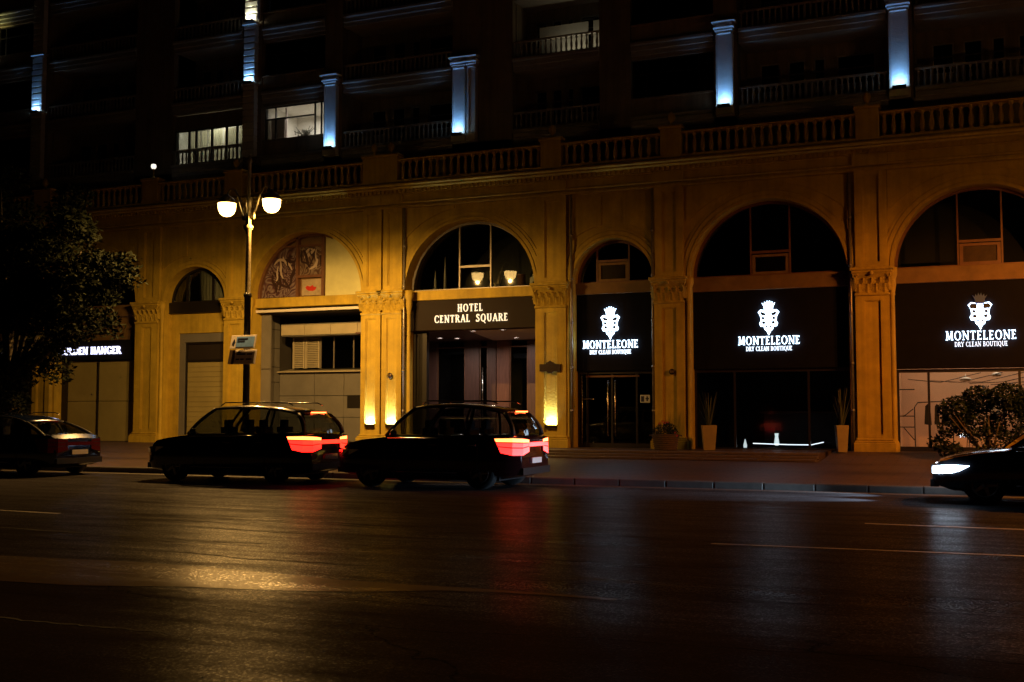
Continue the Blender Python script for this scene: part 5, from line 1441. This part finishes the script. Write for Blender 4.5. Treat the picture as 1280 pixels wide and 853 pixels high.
def car(loc, label, paint, L=4.4, W=1.82, H=1.72, style='suv', chrome=True, heads=True, tails=True, power=True):
    o = thing('car', label, 'car', loc)
    hw = W / 2
    belt = 1.08; hood = .98 if style == 'suv' else .88
    # stations along length: x, z_top(centre), half width factor, z_bottom
    if style == 'suv':
        top = [(0, .58), (.03, .72), (.10, .84), (.28, .93), (.6, .99), (1.0, 1.04), (1.28, 1.07), (1.7, 1.08), (2.4, 1.09), (3.2, 1.10), (3.9, 1.11), (L - .22, 1.10), (L - .09, 1.05), (L - .02, .95), (L, .72)]
    else:
        top = [(0, .50), (.03, .62), (.12, .72), (.35, .80), (.7, .87), (1.15, .92), (1.35, .96), (1.8, .97), (2.6, .98), (3.3, 1.0), (3.9, 1.02), (L - .16, 1.0), (L - .04, .9), (L, .7)]
    xs2 = []
    for i in range(len(top) - 1):
        for k in range(3):
            t_ = k / 3.
            xs2.append((top[i][0] * (1 - t_) + top[i + 1][0] * t_, top[i][1] * (1 - t_) + top[i + 1][1] * t_))
    xs2.append(top[-1])
    prof = lambda zt, wf: [(0, .22), (hw * .80 * wf, .22), (hw * .95 * wf, .28), (hw * 1.0 * wf, .42), (hw * 1.0 * wf, .60), (hw * .985 * wf, .75 if zt > .9 else zt * .8), (hw * .96 * wf, zt - .10), (hw * .90 * wf, zt - .02), (hw * .75 * wf, zt), (hw * .4 * wf, zt + .012), (0, zt + .018)]
    b = MB(); rows = []
    for x, zt in xs2:
        e_ = min(x, L - x)
        wf = 1 - .20 * max(0, 1 - e_ / .45) ** 2.2
        pr = prof(zt, wf)
        zb = .22 + .14 * max(0, 1 - e_ / .35) ** 1.5
        pr = [(y, max(z, zb) if z < .5 else z) for y, z in pr]
        rows.append([(x, -y, z) for y, z in pr] + [(x, y, z) for y, z in pr[-2:0:-1]])
    m = len(rows[0]); vs = [v for r_ in rows for v in r_]; fs = []
    for i in range(len(rows) - 1):
        for j in range(m):
            fs.append((i * m + j, i * m + (j + 1) % m, (i + 1) * m + (j + 1) % m, (i + 1) * m + j))
    fs.append(tuple(range(m - 1, -1, -1))); fs.append(tuple(range((len(rows) - 1) * m, len(rows) * m)))
    b.add(vs, [f[::-1] for f in fs], True)
    body = b.build('body', paint, o)
    wx = (.82, L - .86)
    boolean_arches(body, wx, .375, hw)
    for pol in body.data.polygons: pol.use_smooth = True
    try: body.data.set_sharp_from_angle(angle=R(35))
    except Exception: pass
    # inner wheel wells
    q = MB()
    for x in wx: q.box(x - .36, x + .36, -hw + .26, hw - .26, .2, .7)
    q.box(.5, L - .5, -hw + .2, hw - .2, .17, .24)
    q.build('underbody', M['plastic'], o)
    # greenhouse
    if style == 'suv':
        bx = (1.12, 1.30, L - .55, L - .16); rx = (1.78, L - .42); zr = H
    else:
        bx = (1.2, 1.35, L - .8, L - .35); rx = (2.0, L - 1.1); zr = H
    zb = 1.05 if style == 'suv' else .94
    yb_, yr = hw * .90, hw * .70
    A0 = Vector((bx[0], -yb_, zb)); A1 = Vector((rx[0], -yr, zr - .05))
    D0 = Vector((bx[3], -yb_ * .97, zb)); D1 = Vector((rx[1], -yr, zr - .06))
    n = 12
    def top_at(t_):   # roof side rail: rises from the windscreen, falls to the tailgate
        x = rx[0] + (rx[1] - rx[0]) * t_
        z = zr - .065 - .085 * abs(2 * t_ - .72) ** 2.3 * (1 if t_ > .36 else .9)
        return x, z
    roof = MB(); rv = []
    for i in range(n + 1):
        t_ = i / n; x, zs_ = top_at(t_)
        ww = yr * (1 - .05 * t_)
        rv.append([(x, -ww - .02, zs_ - .01), (x, -ww * .95, zs_ + .03), (x, -ww * .6, zs_ + .055), (x, 0, zs_ + .065), (x, ww * .6, zs_ + .055), (x, ww * .95, zs_ + .03), (x, ww + .02, zs_ - .01), (x, ww * .9, zs_ - .03), (x, 0, zs_ - .01), (x, -ww * .9, zs_ - .03)])
    mm = len(rv[0]); fs = []
    for i in range(n):
        for j in range(mm): fs.append((i * mm + j, (i + 1) * mm + j, (i + 1) * mm + (j + 1) % mm, i * mm + (j + 1) % mm))
    fs.append(tuple(range(mm))); fs.append(tuple(range((n + 1) * mm - 1, n * mm - 1, -1)))
    roof.add([v for r_ in rv for v in r_], fs, True)
    ro = roof.build('roof', paint, o)
    def base_at(t_):
        x = bx[0] + .05 + (bx[3] - bx[0] - .05) * t_
        return x, zb + .03 * t_
    # bowed glass side: each column of the side between belt and roof rail bulges outward
    def side_pt(t_, v, s_):
        xb_, zb_ = base_at(t_); xt_, zt_ = top_at(t_)
        yb2 = yb_ * (1 - .04 * t_ ** 3) ; yt2 = yr * (1 - .05 * t_)
        y = yb2 + (yt2 - yb2) * v + .03 * math.sin(PI * v)
        bow = -.05 * math.sin(PI * v) * (1 - t_) ** 3 + .06 * math.sin(PI * v) * t_ ** 4
        return (xb_ + (xt_ - xb_) * v + bow, s_ * y, zb_ + (zt_ - zb_) * v)
    for s_ in (-1, 1):
        s = s_
        q = MB()
        for t0, r_ in ((0, .038), (.34, .026), (.66, .03), (1, .05)):
            q.tube([side_pt(t0, v / 5., s) for v in range(6)], r_, 6)
        q.tube([side_pt(t / 10., 0, s) for t in range(11)], .02, 6); q.tube([side_pt(t / 10., 1, s) for t in range(11)], .028, 6)
        q.build('pillar', M['plastic'], ro)
        for t0, t1 in ((.0, .34), (.34, .66), (.66, 1.0)):
            g_ = MB()
            for a in range(4):
                for v in range(4):
                    u0 = t0 + (t1 - t0) * a / 4; u1 = t0 + (t1 - t0) * (a + 1) / 4
                    g_.quad(side_pt(u0, v / 4, s), side_pt(u1, v / 4, s), side_pt(u1, (v + 1) / 4, s), side_pt(u0, (v + 1) / 4, s), True)
            g_.build('side_window', M['glass_car'], o)
        if chrome:
            t_ = MB(); t_.tube([(bx[0] + .1, s * (hw * .925), zb - .035), (bx[3] - .1, s * (hw * .925), zb - .02)], .014, 6)
            t_.build('belt_trim', M['chrome'], o)
            t_ = MB(); t_.tube([(1.3, s * (hw * .985), .33), (L - 1.35, s * (hw * .985), .33)], .018, 6); t_.build('sill_trim', M['chrome'], o)
        for x in (1.42, 2.42, 3.30):
            t_ = MB(); t_.tube([(x, s * (hw * .955 + .001), zb - .05), (x, s * (hw * .99 + .004), .80), (x, s * (hw + .002), .55), (x, s * (hw + .002), .38)], .006, 4)
            t_.build('door_seam', M['plastic'], o)
        for x in (2.18, 3.08): MB().tube([(x, s * (hw + .0), .88), (x + .05, s * (hw + .03), .89), (x + .15, s * (hw + .03), .89), (x + .2, s * (hw), .88)], .013, 5).build('door_handle', M['chrome'] if chrome else paint, o)
        q = MB(); q.lathe(0, 0, [(0, -.07), (.07, -.05), (.09, 0), (.07, .06), (0, .08)], 10)
        q.v = [(x_ * .8 + bx[0] + .33, y_ + s * (hw + .10), z_ + zb + .06) for x_, y_, z_ in q.v]
        q.tube([(bx[0] + .35, s * (hw * .9), zb + .02), (bx[0] + .34, s * (hw + .05), zb + .04)], .02, 5)
        q.build('mirror', paint, o)
    for nm, t_, bul in (('windscreen', 0., -.14), ('rear_window', 1., .10)):
        g_ = MB()
        def scr(u, v):
            p_ = side_pt(t_, v, 1); y = p_[1] * u
            return (p_[0] + bul * (1 - u * u), y, p_[2] + (.05 * v) * (1 - u * u))
        for a in range(-4, 4):
            for v in range(4):
                g_.quad(scr(a / 4, v / 4), scr((a + 1) / 4, v / 4), scr((a + 1) / 4, (v + 1) / 4), scr(a / 4, (v + 1) / 4), True)
        g_.build(nm, M['glass_car'], o)
    # seats
    for sx in (1.9, 2.85):
        for sy in (-.4, .4):
            MB().rbox(sx, sx + .16, sy - .22, sy + .22, .7, 1.22, .03).box(sx + .02, sx + .12, sy - .1, sy + .1, 1.22, 1.38).box(sx - .4, sx, sy - .22, sy + .22, .6, .75).build('seat', M['seat'], o)
    # wheels
    for x in wx:
        for s in (-1, 1):
            q = MB(); q.lathe(0, 0, [(.20, -.10), (.31, -.11), (.335, -.08), (.335, .08), (.31, .11), (.20, .10)], 26)
            q.v = [(x_ + x, z_ + s * (hw - .13), y_ + .335) for x_, y_, z_ in q.v]
            wo = q.build('wheel', M['tyre'], o)
            r_ = MB(); r_.lathe(0, 0, [(.215, 0), (.205, .03), (.19, .03), (.185, 0)], 26)
            for k in range(5):
                a_ = 2 * PI * k / 5
                ca, sa = math.cos(a_), math.sin(a_)
                pts = [(.03, -.035), (.19, -.022), (.19, .022), (.03, .035)]
                vs = [(u * ca - v * sa, u * sa + v * ca, .02) for u, v in pts] + [(u * ca - v * sa, u * sa + v * ca, 0) for u, v in pts]
                r_.add(vs, [(0, 1, 2, 3), (0, 4, 5, 1), (1, 5, 6, 2), (2, 6, 7, 3), (3, 7, 4, 0)])
            r_.lathe(0, 0, [(0, .035), (.045, .03), (.05, 0)], 12)
            r_.v = [(x_ + x, s * (z_ + hw - .045), y_ + .335) for x_, y_, z_ in r_.v]
            r_.build('rim', M['rim'], wo)
            bk = MB().lathe(0, 0, [(0, -.02), (.2, -.02)], 20); bk.v = [(x_ + x, s * (z_ + hw - .05), y_ + .335) for x_, y_, z_ in bk.v]
            bk.build('brake_disc', M['plastic'], wo)
    zl = .84 if style == 'suv' else .72
    # rear: wrap-around lamps, light bar, plate, bumper
    for s in (-1, 1):
        def pt(x, y, z): return (x, s * y, z)
        y_o = hw * .955
        pts_t = [(L - .52, y_o + .045, zl + .19), (L - .15, y_o - .012, zl + .20), (L + .01, y_o - .17, zl + .19), (L + .02, y_o - .48, zl + .16)]
        pts_b = [(L - .38, y_o + .052, zl - .10), (L - .15, y_o - .002, zl - .15), (L + .018, y_o - .165, zl - .15), (L + .028, y_o - .48, zl - .08)]
        def band(v0, v1, off=0):
            q = MB()
            mix = lambda a_, b_, v: tuple(a_[k] * (1 - v) + b_[k] * v + (off if k < 2 else 0) for k in range(3))
            for i in range(3):
                f_ = (pt(*mix(pts_b[i], pts_t[i], v0)), pt(*mix(pts_b[i + 1], pts_t[i + 1], v0)), pt(*mix(pts_b[i + 1], pts_t[i + 1], v1)), pt(*mix(pts_b[i], pts_t[i], v1)))
                q.quad(*(f_ if s < 0 else f_[::-1]))
            return q
        band(-.03, 1.03, -.006).build('tail_lamp_housing', M['plastic'], o)
        band(.0, .40).build('tail_lamp', M['tail'] if tails else M['lens_red'], o)
        band(.46, .70).build('tail_lamp', M['tail'] if tails else M['lens_red'], o)
        band(.76, .97).build('tail_lamp_strip', M['tail_hot'] if tails else M['lens_red'], o)
        # headlamps
        def hwf(x): return hw * 1.0 * (1 - .20 * max(0, 1 - x / .45) ** 2.2) + .006
        hp_t = [(.60, hwf(.6), zl + .05), (.36, hwf(.36), zl + .06), (.16, hwf(.16), zl + .05), (.02, hwf(.02), zl + .03), (-.004, hw * .42, zl - .01)]
        hp_b = [(.46, hwf(.46), zl - .03), (.34, hwf(.34), zl - .07), (.15, hwf(.15), zl - .09), (.015, hwf(.015), zl - .09), (-.006, hw * .42, zl - .10)]
        dn = .12
        q = MB()
        for i in range(4):
            A_ = hp_b[i]; B_ = hp_b[i + 1]; C_ = hp_t[i + 1]; D_ = hp_t[i]
            f_ = [(x - .012, s * (y + .012), z - dn) for x, y, z in (A_, B_, C_, D_)]
            q.quad(*(f_[::-1] if s < 0 else f_))
        q.build('headlight', M['head'] if heads else M['chrome'], o)
    MB().box(L - .02, L + .03, -hw + .48, hw - .48, zl + .02, zl + .10).build('light_bar', M['tail'] if tails else M['lens_red'], o)
    MB().box(D1.x + .10, D1.x + .14, -.28, .28, zr - .19, zr - .165).build('brake_light', M['tail_hot'] if tails else M['lens_red'], o)
    MB().box(L - .02, L + .04, -.26, .26, .52, .63).build('number_plate', M['plate'], o)
    q = MB(); q.rbox(0, .1, 0, .1, 0, .1); q.v = []; q.f = []; q.sm = []
    q.box(L - .10, L + .04, -hw * .82, hw * .82, .30, .44); q.build('rear_bumper', M['plastic'], o)
    MB().box(-.04, .10, -hw * .80, hw * .80, .28, .40).build('front_bumper', M['plastic'], o)
    MB().box(-.03, .04, -.42, .42, .50, .64).build('grille', M['plastic'], o)
    q = MB()
    for s in (-1, 1): q.tube([(rx[0] + .15, s * yr * .97, zr - .02), (rx[0] + .25, s * yr * .97, zr + .045), (rx[1] - .3, s * yr * .95, zr + .04), (rx[1] - .15, s * yr * .95, zr - .02)], .014, 6)
    q.build('roof_rail', M['chrome'] if chrome else M['plastic'], o)
    if power and heads:
        for s in (-1, 1):
            d_ = bpy.data.lights.new('headlight_beam', 'SPOT'); d_.energy = 900; d_.color = (.50, .74, 1.0); d_.spot_size = R(44); d_.spot_blend = .8; d_.shadow_soft_size = .06
            lo_ = bpy.data.objects.new('headlight_beam', d_); lo_.location = (-.12, s * .6, zl - .16); lo_.rotation_euler = (0, R(77), 0)
            link(lo_, o)
    return o
YC = -14.28
car((-17.7, YC, 0), 'black car with red tail lamps passing in front of the lamp post', M['paint_black'], L=4.4, H=1.72, heads=False)
car((-12.6, YC, 0), 'dark maroon car with red tail lamps in front of the hotel entrance', M['paint_maroon'], L=4.2, H=1.74, heads=False)
car((-24.9, YC, 0), 'dark blue car half out of view at the far left edge', M['paint_blue'], L=4.4, H=1.5, style='sedan', tails=False, heads=False)
car((-.75, YC - .1, 0), 'charcoal car with bluish white headlights at the right edge of the road', M['paint_grey'], L=4.4, H=1.50, style='sedan')
